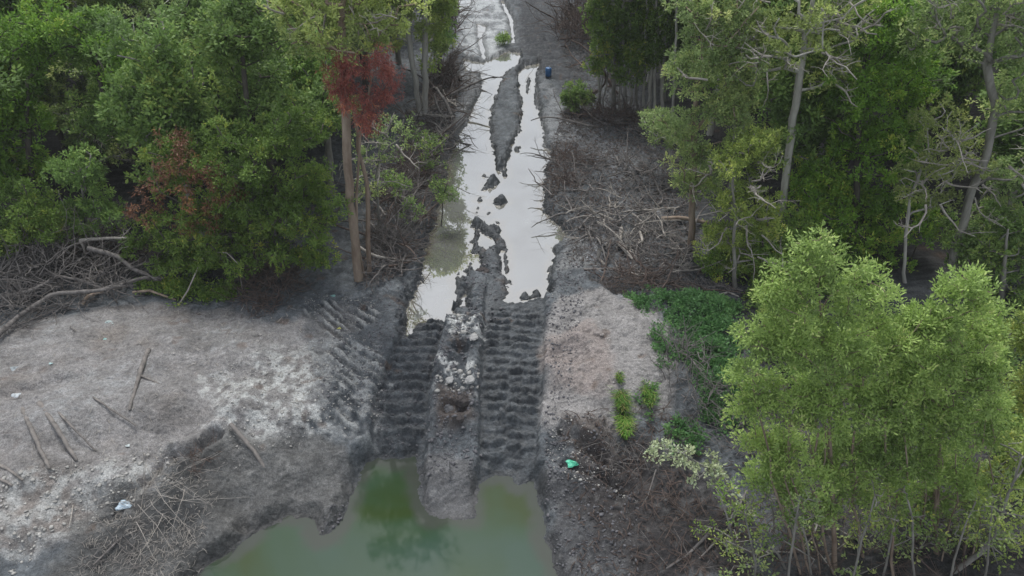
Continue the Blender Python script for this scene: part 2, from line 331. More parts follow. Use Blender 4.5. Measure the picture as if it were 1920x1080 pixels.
LEAF = {
 'vivid': leafmat('vivid green leaves', [(0, (0.088, 0.167, 0.029)), (0.5, (0.188, 0.355, 0.051)), (0.85, (0.309, 0.473, 0.072)), (1, (0.497, 0.542, 0.1))]),
 'olive': leafmat('olive leaves', [(0, (0.144, 0.2, 0.054)), (0.5, (0.288, 0.389, 0.097)), (0.85, (0.46, 0.537, 0.143)), (1, (0.68, 0.699, 0.177))]),
 'pale': leafmat('pale leaves', [(0, (0.161, 0.209, 0.071)), (0.5, (0.322, 0.405, 0.133)), (0.85, (0.461, 0.537, 0.174)), (1, (0.646, 0.68, 0.206))]),
 'grey': leafmat('grey green leaves', [(0, (0.149, 0.218, 0.085)), (0.5, (0.299, 0.409, 0.154)), (0.85, (0.477, 0.571, 0.22)), (1, (0.656, 0.709, 0.271))]),
 'bright': leafmat('bright green leaves', [(0, (0.086, 0.153, 0.035)), (0.5, (0.172, 0.287, 0.06)), (0.85, (0.288, 0.403, 0.086)), (1, (0.488, 0.498, 0.098))]),
 'dark': leafmat('dark green leaves', [(0, (0.102, 0.166, 0.056)), (0.5, (0.206, 0.334, 0.094)), (0.85, (0.332, 0.463, 0.125)), (1, (0.513, 0.592, 0.159))]),
 'lime': leafmat('yellow green leaves', [(0, (0.179, 0.267, 0.083)), (0.5, (0.338, 0.481, 0.139)), (0.85, (0.48, 0.64, 0.183)), (1, (0.617, 0.681, 0.275))], .35),
 'red': leafmat('dead red leaves', [(0, (0.118, 0.041, 0.038)), (0.5, (0.225, 0.068, 0.057)), (0.85, (0.331, 0.108, 0.081)), (1, (0.535, 0.223, 0.115))], .2),
 'rust': leafmat('rusty leaves', [(0, (0.13, 0.054, 0.033)), (0.5, (0.2, 0.094, 0.058)), (0.85, (0.275, 0.138, 0.077)), (1, (0.475, 0.25, 0.084))], .2),
 'cream': leafmat('yellowed leaves', [(0, (0.18, 0.214, 0.108)), (0.5, (0.323, 0.37, 0.206)), (1, (0.384, 0.464, 0.324))], .2),
 'cover': leafmat('ground cover leaves', [(0, (0.058, 0.134, 0.048)), (0.5, (0.113, 0.252, 0.087)), (1, (0.205, 0.377, 0.122))]),
 'grass': leafmat('grass blades', [(0, (0.076, 0.182, 0.027)), (0.6, (0.136, 0.294, 0.04)), (1, (0.363, 0.336, 0.133))]),
}
BARK = {
 'tan': barkmat('tan bark', (.17, .125, .095), (.33, .27, .215)),
 'grey': barkmat('grey bark', (.13, .125, .11), (.32, .31, .285)),
 'pale': barkmat('pale bark', (.27, .26, .235), (.46, .45, .42)),
 'dark': barkmat('dark bark', (.05, .045, .04), (.12, .11, .095)),
 'dead': barkmat('dead wood', (.075, .07, .068), (.22, .205, .195), 9),
 'bleach': barkmat('bleached wood', (.22, .20, .18), (.42, .395, .36), 9),
 'deadbrown': barkmat('brown dead twigs', (.055, .042, .037), (.15, .115, .10), 9),
 'mudlog': barkmat('muddy log', (.10, .095, .09), (.24, .22, .205), 7),
}

# ------------------------------------------------------------------ ground sheet
def ground():
    def prog(a, b, st, g0, g1, grow):
        xs = [a]
        x = a; s = g0
        while x < b: x += s; xs.append(x); s = st(x)
        return np.array(xs)
    xs = list(np.arange(-7.2, 4.2, .026)); s = .035; x = xs[-1]
    while x < 260: x += s; xs.append(x); s *= 1.045
    s = .035; x = xs[0]; l = []
    while x > -260: x -= s; l.append(x); s *= 1.045
    xs = np.array(l[::-1] + xs)
    ys = [5.2]; 
    while ys[-1] < 46: ys.append(ys[-1] + (.017 if 8.8 < ys[-1] < 14.2 else .026 * max(1, (ys[-1] / 9.5) ** 1.25)))
    s = .2
    while ys[-1] < 400: s *= 1.1; ys.append(ys[-1] + s)
    lo = []; y = 5.2; s = .05
    while y > -60: y -= s; lo.append(y); s *= 1.15
    ys = np.array(lo[::-1] + ys)
    X, Y = np.meshgrid(xs, ys)
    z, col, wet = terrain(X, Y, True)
    V = np.stack([X.ravel(), Y.ravel(), z], 1)
    nx, ny = len(xs), len(ys)
    i = np.arange(ny - 1)[:, None] * nx; j = np.arange(nx - 1)[None]
    F = np.stack([i + j, i + j + 1, i + nx + j + 1, i + nx + j], -1).reshape(-1, 4)
    m, nt, o = newmat('mud and soil')
    at = N(nt, 'Attribute', attribute_name='soil'); aw = N(nt, 'Attribute', attribute_name='wet')
    tc = N(nt, 'TexCoord')
    n1 = N(nt, 'TexNoise'); n1.inputs['Scale'].default_value = 14; n1.inputs['Detail'].default_value = 8; n1.inputs['Roughness'].default_value = .7
    n2 = N(nt, 'TexNoise'); n2.inputs['Scale'].default_value = 3.2; n2.inputs['Detail'].default_value = 6
    v1 = N(nt, 'TexVoronoi'); v1.inputs['Scale'].default_value = 13
    for n in (n1, n2, v1): nt.links.new(tc.outputs['Object'], n.inputs['Vector'])
    mr = N(nt, 'MapRange'); mr.inputs[1].default_value = .3; mr.inputs[2].default_value = .7; mr.inputs[3].default_value = .62; mr.inputs[4].default_value = 1.42
    nt.links.new(n1.outputs[0], mr.inputs[0])
    mr2 = N(nt, 'MapRange'); mr2.inputs[1].default_value = .3; mr2.inputs[2].default_value = .7; mr2.inputs[3].default_value = .82; mr2.inputs[4].default_value = 1.2
    nt.links.new(n2.outputs[0], mr2.inputs[0])
    n5 = N(nt, 'TexNoise'); n5.inputs['Scale'].default_value = 48; n5.inputs['Detail'].default_value = 4; n5.inputs['Roughness'].default_value = .75; nt.links.new(tc.outputs['Object'], n5.inputs['Vector'])
    mr5 = N(nt, 'MapRange'); mr5.inputs[1].default_value = .35; mr5.inputs[2].default_value = .68; mr5.inputs[3].default_value = .6; mr5.inputs[4].default_value = 1.5; nt.links.new(n5.outputs[0], mr5.inputs[0])
    m5 = N(nt, 'Math', operation='MULTIPLY'); nt.links.new(mr.outputs[0], m5.inputs[0]); nt.links.new(mr5.outputs[0], m5.inputs[1]); mr = m5
    mu = N(nt, 'Math', operation='MULTIPLY'); nt.links.new(mr.outputs[0], mu.inputs[0]); nt.links.new(mr2.outputs[0], mu.inputs[1])
    vm = N(nt, 'VectorMath', operation='SCALE'); nt.links.new(at.outputs['Color'], vm.inputs[0]); nt.links.new(mu.outputs[0], vm.inputs['Scale'])
    b = N(nt, 'BsdfPrincipled'); nt.links.new(vm.outputs[0], b.inputs['Base Color'])
    rw = N(nt, 'MapRange'); rw.inputs[3].default_value = .88; rw.inputs[4].default_value = .36; nt.links.new(aw.outputs['Fac'], rw.inputs[0]); nt.links.new(rw.outputs[0], b.inputs['Roughness'])
    b.inputs['Specular IOR Level'].default_value = .35
    ad = N(nt, 'Math', operation='MULTIPLY_ADD'); ad.inputs[1].default_value = -.5; nt.links.new(v1.outputs['Distance'], ad.inputs[0]); nt.links.new(n1.outputs[0], ad.inputs[2])
    bp = N(nt, 'Bump', i_Strength=.75, i_Distance=.05); nt.links.new(ad.outputs[0], bp.inputs['Height']); nt.links.new(bp.outputs[0], b.inputs['Normal'])
    nt.links.new(b.outputs[0], o.inputs[0])
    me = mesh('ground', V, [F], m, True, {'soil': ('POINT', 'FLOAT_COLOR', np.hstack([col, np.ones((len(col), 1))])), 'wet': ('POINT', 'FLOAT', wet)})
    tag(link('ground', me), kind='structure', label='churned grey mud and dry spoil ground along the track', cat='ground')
ground()

def water(name, x0, x1, y0, y1, st, z, stops, shallow, scale, ior, rough, label, fade, seed=0):
    m, nt, o = newmat(name + ' water')
    tc = N(nt, 'TexCoord'); mp = N(nt, 'Mapping'); mp.inputs['Location'].default_value = (seed, seed * .7, 0)
    n = N(nt, 'TexNoise'); n.inputs['Scale'].default_value = scale; n.inputs['Detail'].default_value = 3; n.inputs['Distortion'].default_value = .6
    r = ramp(nt, stops); b = N(nt, 'BsdfPrincipled', i_Roughness=rough, i_IOR=ior)
    nt.links.new(tc.outputs['Object'], mp.inputs[0]); nt.links.new(mp.outputs[0], n.inputs[0]); nt.links.new(n.outputs[0], r.inputs[0])
    at = N(nt, 'Attribute', attribute_name='silt'); mx = N(nt, 'Mix', data_type='RGBA'); mx.inputs[7].default_value = (*shallow, 1)
    nt.links.new(at.outputs['Fac'], mx.inputs[0]); nt.links.new(r.outputs[0], mx.inputs[6]); nt.links.new(mx.outputs[2], b.inputs['Base Color'])
    nt.links.new(b.outputs[0], o.inputs[0])
    xs = np.arange(x0, x1 + st, st); ys = np.arange(y0, y1 + st, st); X, Y = np.meshgrid(xs, ys); g = terrain(X, Y)
    d = z - g + .05 * fbm(X.ravel() * 2, Y.ravel() * 2, 3, 5)
    silt = ss(fade, 0, d); keep = (g < z + .12).reshape(X.shape)
    V = np.stack([X.ravel(), Y.ravel(), np.full(X.size, z)], 1); nx = len(xs)
    i = np.arange(len(ys) - 1)[:, None] * nx; j = np.arange(nx - 1)[None]
    F = np.stack([i + j, i + j + 1, i + nx + j + 1, i + nx + j], -1)
    k = keep[:-1, :-1] | keep[1:, :-1] | keep[:-1, 1:] | keep[1:, 1:]
    me = mesh(name, V, [F[k]], m, True, {'silt': ('POINT', 'FLOAT', silt)})
    return tag(link(name, me), kind='structure', label=label, cat='water')
water('puddle', -4, 3, 12.6, 46, .07, WP, [(.35, (.10, .10, .085)), (.65, (.15, .155, .145))], (.14, .13, .10), .7, 3.3, .02, 'long pale puddle reflecting the white sky in the flooded ruts', .12)
water('pond', -9, 3, -3, 10, .06, WQ, [(.38, (.028, .046, .011)), (.48, (.030, .058, .030)), (.58, (.034, .064, .046))], (.046, .054, .044), .33, 1.33, .05, 'opaque green pond water at the end of the crawler ruts', .07, 3.4)

# ------------------------------------------------------------------ vegetation builders
def leaves(rg, centres, rc, k, m, L, W, up=.35, flat=.7, droop=0.0, tint0=None):
    """leaf blades in small rosettes scattered round each clump centre"""
    n = len(centres)
    if L >= .09: L *= .76; W *= .76; m = int(m * 1.6)
    cs = rg.uniform(.65, 1.25, n)
    off = rg.normal(0, 1, (n, k, 3)); off /= np.linalg.norm(off, axis=2, keepdims=True); off *= rg.uniform(.25, 1, (n, k, 1)) ** .6
    off[..., 2] *= flat
    ros = centres[:, None] + off * (rc * cs)[:, None, None] * 1.15
    ct = (rg.normal(0, .13, n) + .28 * fbm(centres[:, 0] * 1.3 + centres[:, 1], centres[:, 2] * 1.3, 2, 44)) if tint0 is None else tint0
    rt = ct[:, None] + rg.normal(0, .09, (n, k))
    ros = np.repeat(ros.reshape(-1, 3), m, 0); rt = np.repeat(rt.ravel(), m)
    out = np.repeat(off.reshape(-1, 3), m, 0)
    M = len(ros)
    d = rg.normal(0, 1, (M, 3)) + out * .9; d[:, 2] += up - droop; d /= np.linalg.norm(d, axis=1)[:, None]
    nn = rg.normal(0, .7, (M, 3)); nn[:, 2] += 1; s = np.cross(d, nn); s /= np.linalg.norm(s, axis=1)[:, None] + 1e-9
    l = L * rg.uniform(.6, 1.25, M)[:, None]; wd = W * rg.uniform(.7, 1.2, M)[:, None] * .5
    p = ros + d * l * rg.uniform(0, .8, (M, 1)) + rg.normal(0, 1, (M, 3)) * L * .25
    V = np.stack([p, p + d * l * .5 + s * wd, p + d * l, p + d * l * .5 - s * wd], 1).reshape(-1, 3)
    F = np.arange(M * 4).reshape(-1, 4)
    t = np.clip(.5 + rt + rg.normal(0, .12, M), 0, 1)
    return V, F, t
def crown_pts(rg, blobs, n):
    """blobs: (cx,cy,cz,rx,ry,rz)"""
    B = np.array(blobs, float); vol = (B[:, 3] * B[:, 4] * B[:, 5]) ** .66; cnt = np.maximum(2, (n * vol / vol.sum()).round().astype(int))
    out = []
    for b, c in zip(B, cnt):
        v = rg.normal(0, 1, (c, 3)); v /= np.linalg.norm(v, axis=1)[:, None]
        v[:, 2] = np.where(v[:, 2] < -.55, -v[:, 2] * rg.uniform(-.6, 1, c), v[:, 2])
        r = rg.uniform(.12, 1, c) ** .38 * (1 + .18 * rg.normal(0, 1, c).clip(-1.4, 1.4))
        out.append(b[:3] + v * r[:, None] * b[3:])
    return np.vstack(out)
def skeleton(rg, trunk, r0, pts, thin=.012, wig=.18, sides=6):
    """trunk polyline + a limb to every crown point, thickness by what each carries"""
    tr = [np.array(trunk[0], float)]
    for a, b in zip(trunk[:-1], trunk[1:]):
        a, b = np.array(a, float), np.array(b, float); k = max(1, int(np.linalg.norm(b - a) / .35))
        for q in range(1, k + 1):
            tr.append(a + (b - a) * q / k + (rg.normal(0, .02, 3) if q < k else 0))
    pos = list(tr); par = [-1] + list(range(len(tr) - 1)); chains = [list(range(len(tr)))]
    T = np.array(tr); zmin = T[0, 2] + .22 * (T[-1, 2] - T[0, 2])
    d = np.array([np.min(np.linalg.norm(T - p, axis=1)) for p in pts])
    for i in np.argsort(d):
        p = pts[i]; A = np.array(pos)
        v = p - A; dist = np.linalg.norm(v, axis=1)
        cost = dist + 1.2 * np.maximum(0, A[:, 2] - p[2] + .25 * np.hypot(v[:, 0], v[:, 1])) + 3 * (A[:, 2] < zmin)
        b = int(np.argmin(cost)); a = A[b]; L = dist[b]
        if L < .02: continue
        k = int(np.clip(L / .22, 2, 9)); ch = [b]
        bend = rg.normal(0, wig * L, 3); bend[2] = -abs(bend[2]) * .3 + .1 * L
        pr = b
        for q in range(1, k + 1):
            t = q / k
            x = a + (p - a) * t + bend * math.sin(PI * t) * .6 + (rg.normal(0, .035 * min(L, 1), 3) if q < k else 0)
            pos.append(x); par.append(pr); pr = len(pos) - 1; ch.append(pr)
        chains.append(ch)
    A = np.array(pos); load = np.zeros(len(A)) + .02
    kids = np.zeros(len(A), int)
    for c in chains[1:]: load[c[-1]] += 1
    for i in range(len(A) - 1, 0, -1):
        load[par[i]] += load[i]
    r0 = r0 * .72; rad = thin + (r0 - thin) * (load / load[0]) ** .66
    # taper the trunk smoothly
    nt_ = len(tr); rad[:nt_] = np.maximum(rad[:nt_], r0 * np.linspace(1, .35, nt_))
    rad[0] *= 1.3; rad[1] *= 1.1
    acc = Acc()
    for ci, c in enumerate(chains):
        r = rad[c].copy()
        if ci: r[0] = min(r[0], r[1] * 1.3)
        acc.tube(A[c], r, sides if ci == 0 else (5 if r[0] > .03 else 4))
    return acc
def blob_world(blobs, Y, base):
    out = []
    for b in blobs:
        px, py, rx, ry, dy = b[:5]; dep = b[5] if len(b) > 5 else .9
        c = At(px, py, Y + dy); Z = (c[1] * cp + (CAM_H - c[2]) * sp)
        out.append((*(c - base), rx * Z / FPX, rx * Z / FPX * dep, ry * Z / FPX * 1.08))
    return out
def crooked(rg, p, d, L, r, acc, depth, wob=.35, k=None, zflat=True):
    n = max(3, int(L / .16)); pts = [np.array(p, float)]; d = np.array(d, float); d /= np.linalg.norm(d)
    for i in range(n):
        d = d + rg.normal(0, wob * .5, 3) * np.array([1, 1, .55 if zflat else 1]); d /= np.linalg.norm(d)
        pts.append(pts[-1] + d * L / n)
    rad = np.linspace(r, r * .35, n + 1) * (1 + rg.normal(0, .07, n + 1)); acc.tube(pts, rad, 6 if r > .025 else 4)
    if depth > 0:
        for i in range(rg.integers(2, 5)):
            j = rg.integers(1, n); dd = d * .4 + rg.normal(0, .8, 3); dd[2] = abs(dd[2]) * .5
            if np.linalg.norm(dd) < .1: continue
            crooked(rg, pts[j], dd, L * rg.uniform(.3, .6), rad[j] * .62, acc, depth - 1, wob, zflat=zflat)
HERO = []
def tree(name, label, cat, base, trunk, blobs, leaf, bark, n, L=.11, W=.05, rc=.26, k=9, m=13, r0=.12, seed=1, extra=None, group=None, extra_trunks=None, thin=.012, wig=.18, up=.35, flat=.7, droop=0, Y=None, bare=0, bare_len=(.5, 1.2)):
    rg = np.random.default_rng(seed)
    b = P(base[0], base[1], .1)
    if Y: b = np.array([(base[0] - 960) / FPX * (Y * cp + CAM_H * sp), Y, 0.])
    zb = hz(b[0], b[1]) - .05
    b = np.array([b[0], b[1], zb]); Yb = b[1]
    root = empty(name, b, label, cat, group)
    tp = [np.zeros(3)] + [At(t[0], t[1], Yb + (t[2] if len(t) > 2 else 0)) - b for t in trunk]
    bw = blob_world(blobs, Yb, b)
    pts = crown_pts(rg, bw, n); pts = pts[pts[:, 2] > .15]
    acc = skeleton(rg, tp, r0, pts, thin, wig)
    for et in (extra_trunks or []):
        q = [np.array([et[0][0], et[0][1], 0.]) ] + [At(t[0], t[1], Yb + (t[2] if len(t) > 2 else 0)) - b for t in et[1:]]
        Q = np.array(q); tt = np.linspace(0, 1, 9); Q2 = np.stack([np.interp(tt, np.linspace(0, 1, len(Q)), Q[:, a]) for a in range(3)], 1)
        Q2[1:] += rg.normal(0, .03, (8, 3)); rr0 = r0 * rg.uniform(.25, .5); acc.tube(Q2, np.linspace(rr0, rr0 * .5, 9), 6)
    link('trunk', acc.build('trunk', BARK[bark]), root)
    if bare:
        rb = np.random.default_rng(seed + 900); cen = np.mean(np.array(bw)[:, :3], 0)
        for i in range(bare):
            q = pts[rb.integers(len(pts))]; q = cen + (q - cen) * rb.uniform(.55, .95); q[1] -= rb.uniform(.1, .7)
            d = q - cen + rb.normal(0, .5, 3); d[1] -= .5; d[2] *= .5
            ab = Acc(); crooked(rb, q, d, rb.uniform(*bare_len), rb.uniform(.01, .022) * (1 + Yb / 40), ab, 2, .55, zflat=False)
            link('bare_branch', ab.build('bare_branch', BARK['bleach']), root)
    V, F, t = leaves(rg, pts, rc, k, m, L, W, up, flat, droop)
    link('crown', mesh('crown', V, [F], LEAF[leaf], False, {'tint': ('FACE', 'FLOAT', t)}), root)
    for e in (extra or []):
        q = crown_pts(rg, blob_world(e[1], Yb, b), e[2])
        V, F, t = leaves(rg, q, e[3], 8, 9, e[4] * 1.1, e[5] * .85, 0, 1.1, .9)
        o = link('dead_foliage', mesh('dead_foliage', V, [F], LEAF[e[0]], False, {'tint': ('FACE', 'FLOAT', t)}), root)
        o['label'] = e[6]
    HERO.append((b[0], b[1]))
    return root

# ------------------------------------------------------------------ left forest edge
tree('tree', 'pale-crowned tree with smooth tan trunk and hanging red dead foliage at the left bank', 'tree', (674,528),
     [(655,380),(650,250),(646,130),(640,50),(650,-60)], [(640,40,100,70,0),(570,20,80,70,.5),(715,10,70,70,.4),(640,-90,150,90,0),(600,80,50,30,-.3),(700,80,40,30,.5)],
     'pale', 'tan', 105, bare=16, r0=.14, seed=3, wig=.16, extra=[('red', [(632,155,24,36,-.5),(716,125,28,36,-.5),(692,225,26,34,-.4),(672,125,50,14,-.5),(662,180,24,30,-.5),(738,170,14,34,-.4),(712,180,20,28,-.3)], 84, .16, .10, .022, 'dark red dead foliage hanging round the trunk')],
     extra_trunks=[[(.1,.1),(668,420,.1),(668,330,.1),(676,240,.15),(700,140,.2)], [(.2,.25),(690,350,.3),(672,270,.3),(664,200,.3)]])
tree('tree', 'dense dark green tree with rusty dead patches, beside the pale tan trunk', 'tree', (470,525),
     [(470,420),(480,300)], [(560,250,62,60,.2),(450,290,90,60,0),(340,300,55,50,.2),(520,380,110,90,0),(370,420,90,70,-.1),(600,400,45,110,0),(290,480,45,50,.2),(450,470,110,55,-.2),(590,480,50,45,-.1),(360,490,60,50,0)],
     'bright', 'dark', 300, r0=.11, seed=5, L=.10, W=.042, rc=.24, k=9, m=14, extra=[('rust', [(340,330,70,60,-.4),(280,400,42,22,-.4),(400,360,45,65,-.5),(330,265,40,18,-.2),(370,420,50,28,-.5)], 50, .15, .09, .03, 'rust-brown dead foliage on the left side')])
tree('tree', 'broad grey-green tree with spreading limbs in the upper left, forked pale trunk showing', 'tree', (440,330),
     [(442,225,-.9),(438,130,-.8),(462,60,-.3)], [(150,200,80,70,.3),(290,150,110,70,.3),(420,110,110,80,.2),(230,270,110,45,0),(350,245,80,50,0),(500,170,70,70,.3),(200,110,80,60,.8),(330,60,110,60,1),(480,60,80,60,.8)],
     'grey', 'pale', 270, bare=22, r0=.12, seed=7, L=.13, W=.06, rc=.3, k=9, m=13, wig=.24)
tree('tree', 'vivid yellow-green tree at the top left corner', 'tree', (60,420),
     [(55,300),(50,150)], [(40,90,80,70,.4),(10,220,80,90,0),(130,60,60,50,.5),(40,330,70,60,0),(210,110,40,45,.2),(-80,120,90,100,0),(-70,300,80,90,0)],
     'vivid', 'dark', 210, r0=.14, seed=11, L=.13, W=.06, rc=.3)
tree('tree', 'small-leaved olive tree at the top edge left of the pale crown', 'tree', (540,270),
     [(540,180),(535,60)], [(540,140,70,70,0),(590,190,50,60,0),(500,40,90,60,.5),(420,10,90,60,.8),(560,-40,100,70,.5)],
     'olive', 'grey', 160, bare=14, r0=.12, seed=12, L=.13, W=.06, rc=.3)
tree('shrub', 'mid green shrub at the left picture edge behind the dead branches', 'shrub', (50,520),
     [(48,470),(45,420)], [(35,390,55,50,0),(70,430,50,50,0),(10,450,50,50,0)], 'bright', 'dark', 70, r0=.05, seed=13, rc=.22, L=.1, W=.045)
tree('shrub', 'dark leafy shrub in the gloom between the two left clumps', 'shrub', (165,480),
     [(160,400),(150,330)], [(150,330,50,45,0),(180,400,50,60,0),(110,420,40,50,0)], 'dark', 'grey', 70, r0=.05, seed=14, rc=.25, L=.11, W=.05)
tree('shrub', 'sparse olive shrub with twiggy stems behind the tan trunk', 'shrub', (712,430),
     [(705,330),(712,270)], [(700,290,48,45,0),(735,250,35,40,.3),(690,350,35,35,0)], 'grey', 'grey', 38, bare=10, r0=.05, seed=15, rc=.22, k=5, m=7, L=.1, W=.045)
tree('shrub', 'low sparse olive shrub on the littered left bank', 'shrub', (745,420),
     [(742,380),(738,350)], [(740,350,35,28,0),(770,390,25,18,0)], 'dark', 'grey', 26, r0=.03, seed=16, rc=.18, k=5, m=8, L=.09, W=.04)
tree('shrub', 'small leafy shrub overhanging the puddle from the left bank', 'shrub', (825,405),
     [(830,370),(838,345)], [(838,365,22,20,-.1),(820,350,20,18,.2)], 'dark', 'dark', 18, r0=.02, seed=17, rc=.14, k=5, m=7, L=.09, W=.04)
tree('shrub', 'thin-leaved shrub low on the left bank near the bare trunks', 'shrub', (800,330),
     [(798,300),(800,270)], [(795,270,35,30,0),(810,310,28,22,0)], 'dark', 'grey', 26, r0=.03, seed=18, rc=.2, k=5, m=7, L=.1, W=.045)
tree('slender_tree', 'slender pale trunk left of the pair by the bare left bank', 'tree', (788,212),
     [(775,130),(766,60),(762,0),(764,-90)], [(740,20,60,50,.3),(770,-60,80,60,0),(720,70,40,30,.2),(800,60,20,30,0)], 'pale', 'pale', 70, r0=.13, seed=19, L=.16, W=.075, rc=.33)
tree('slender_tree', 'slender pale trunk right of the pair by the bare left bank', 'tree', (797,212),
     [(795,130),(797,60),(797,0),(798,-90)], [(800,-70,60,60,0),(840,20,20,70,.5),(815,90,16,50,.4)], 'olive', 'pale', 60, r0=.15, seed=20, L=.16, W=.075, rc=.3)
tree('tree', 'thin grey tree at the far left roadside near the top edge', 'tree', (822,150),
     [(826,90),(828,20),(826,-50)], [(820,70,25,50,0),(826,10,22,50,0),(800,-20,50,50,.6)], 'dark', 'grey', 60, r0=.1, seed=21, L=.17, W=.08, rc=.35)

# ------------------------------------------------------------------ right forest edge
tree('tree', 'tree with tan trunk nearest the right bank, soft grey-green crown', 'tree', (1297,468),
     [(1299,330),(1303,210),(1312,120),(1325,40)], [(1340,100,75,80,0),(1290,150,50,50,0),(1350,220,60,60,-.1),(1265,240,50,28,-.1),(1310,330,50,35,0),(1290,290,40,30,0),(1390,150,50,80,.3),(1340,10,90,50,.3)],
     'grey', 'tan', 200, bare=10, r0=.11, seed=23, rc=.25, L=.10, W=.045, wig=.22)
tree('tree', 'tall tree with a leaning bare grey trunk and pale twisted limbs in the right forest', 'tree', (1458,462),
     [(1470,370),(1480,280),(1496,170),(1510,60),(1530,-30)], [(1480,50,110,60,0),(1410,60,60,50,.2),(1560,80,60,60,.2),(1500,-60,150,70,0),(1440,130,60,40,0),(1550,150,50,35,0),(1610,20,60,60,.3)],
     'pale', 'pale', 150, bare=34, r0=.12, seed=24, rc=.25, k=7, m=11, L=.10, W=.045, wig=.3, thin=.018)
tree('tree', 'slim tree with a straight grey stem left of the leaning trunk', 'tree', (1378,540),
     [(1376,440),(1374,330)], [(1390,310,60,50,.3),(1370,380,50,35,.2),(1420,270,50,40,.5),(1350,450,40,40,.4),(1420,420,40,50,.5),(1400,490,50,40,.6)], 'olive', 'grey', 130, bare=16, r0=.06, seed=25, rc=.22, L=.09, W=.04, wig=.25)
tree('tree', 'tall dense vivid green tree in the right forest, right of the leaning trunk', 'tree', (1600,466),
     [(1605,330),(1615,200),(1630,60)], [(1650,70,70,70,0),(1600,180,70,70,0),(1640,290,100,70,-.1),(1570,390,90,55,-.1),(1700,200,45,80,.3),(1670,400,80,60,0),(1530,330,50,50,.2),(1690,100,50,60,.2),(1600,470,90,40,-.1)],
     'vivid', 'dark', 330, r0=.13, seed=26, rc=.26, L=.11, W=.05)
tree('tree', 'small tree of pale tufted foliage on a thin grey stem before the dark hollow', 'tree', (1700,525),
     [(1698,440),(1706,370),(1730,310)], [(1755,225,38,36,0),(1790,270,55,38,0),(1725,320,50,38,-.1),(1705,360,38,22,-.1),(1820,320,45,32,.1),(1760,380,35,20,0)],
     'pale', 'pale', 75, bare=16, r0=.05, seed=27, rc=.2, k=7, m=11, L=.09, W=.04, wig=.3)
tree('tree', 'large grey-limbed tree at the upper right corner with bare twisted branches', 'tree', (1782,525),
     [(1815,380),(1850,290),(1868,200),(1850,120),(1870,20)], [(1850,70,100,70,0),(1910,180,60,80,0),(1880,-50,140,70,0),(1750,60,60,80,.6),(1900,330,50,60,.2),(1850,420,70,50,.3),(1950,60,80,90,0)],
     'grey', 'grey', 210, bare=26, r0=.14, seed=28, rc=.26, k=8, m=11, L=.10, W=.046, wig=.28, thin=.016)
tree('tree', 'dark green tree low in the shade at the right picture edge', 'tree', (1880,560),
     [(1885,480),(1890,430)], [(1880,440,60,60,.5),(1840,490,50,40,.5),(1930,480,60,70,.3),(1800,450,40,40,.8),(1900,560,60,50,0)], 'dark', 'grey', 110, r0=.08, seed=29, rc=.25)
tree('shrub', 'bright understory shrub at the foot of the leaning grey trunk', 'shrub', (1430,520),
     [(1430,480),(1430,450)], [(1420,470,70,35,.2),(1500,480,60,35,.4),(1350,500,40,28,.2),(1480,430,40,40,.5)], 'bright', 'dark', 110, r0=.05, seed=30, rc=.22, L=.09, W=.04)
tree('shrub', 'grey-leaved shrub jutting out over the right bank above the tan trunk', 'shrub', (1262,330),
     [(1255,280),(1240,240)], [(1240,235,36,22,0),(1270,260,40,28,.1)], 'grey', 'pale', 36, r0=.04, seed=31, rc=.2, k=6, m=9, L=.11, W=.05)
tree('tree', 'far clump of many thin stems with a green crown, left of the right forest', 'tree', (1150,205),
     [(1152,130),(1150,60)], [(1150,70,50,60,0),(1120,50,28,60,.3),(1190,110,40,60,0),(1150,130,45,35,-.2),(1180,20,60,50,.4),(1150,-50,80,50,0)], 'bright', 'grey', 170, r0=.1, seed=32, L=.15, W=.07, rc=.32,
     extra_trunks=[[(-.6,0),(1132,130),(1135,60)], [(.5,.1),(1172,120),(1175,40)], [(-.3,.3),(1140,120),(1142,40)], [(.9,.1),(1192,120),(1200,40)], [(.2,-.2),(1160,120),(1165,40)]])
tree('tree', 'green tree far back beside the bare white stem on the right', 'tree', (1215,215),
     [(1222,120),(1235,40)], [(1225,60,32,60,0),(1215,110,28,40,0),(1230,-40,60,60,0)], 'bright', 'pale', 80, r0=.09, seed=33, L=.15, W=.07, rc=.3)
tree('slender_tree', 'bare white slender stem standing at the right forest corner', 'tree', (1245,215),
     [(1243,130),(1248,50),(1252,-20),(1255,-90)], [(1255,-70,60,50,0),(1275,20,30,30,.3)], 'grey', 'pale', 40, r0=.09, seed=34, L=.15, W=.07, rc=.3)
for i, (px, py, tx) in enumerate([(1185,208,1180),(1205,212,1212),(1228,218,1230),(1262,225,1268),(1172,205,1168),(1125,200,1120)]):
    tree('slender_tree', 'thin pale stem standing in the row at the far right forest edge', 'tree', (px, py), [(px + (tx - px) * .5, 120, -.1), (tx, 40, 0), (tx + 3, -60, 0)], [(tx, -70, 40, 40, 0), (tx + 8, 10, 16, 22, .3)], ['olive', 'grey'][i % 2], 'pale', 14, bare=3, r0=.062, seed=120 + i, L=.15, W=.07, rc=.25, group='thin pale stems at the far right forest edge')
tree('shrub', 'low olive bush by the far right bank below the blue drum', 'shrub', (1085,208), [(1085,195),(1085,180)], [(1092,186,22,14,0),(1070,190,16,12,0),(1078,170,12,9,.3)], 'dark', 'dark', 22, r0=.04, seed=35, L=.13, W=.06, rc=.25)
tree('shrub', 'tiny dark bush on the pale far mud', 'shrub', (945,76), [(945,73),(945,70)], [(945,73,10,3,0)], 'dark', 'dark', 7, r0=.02, seed=36, L=.12, W=.05, rc=.2)

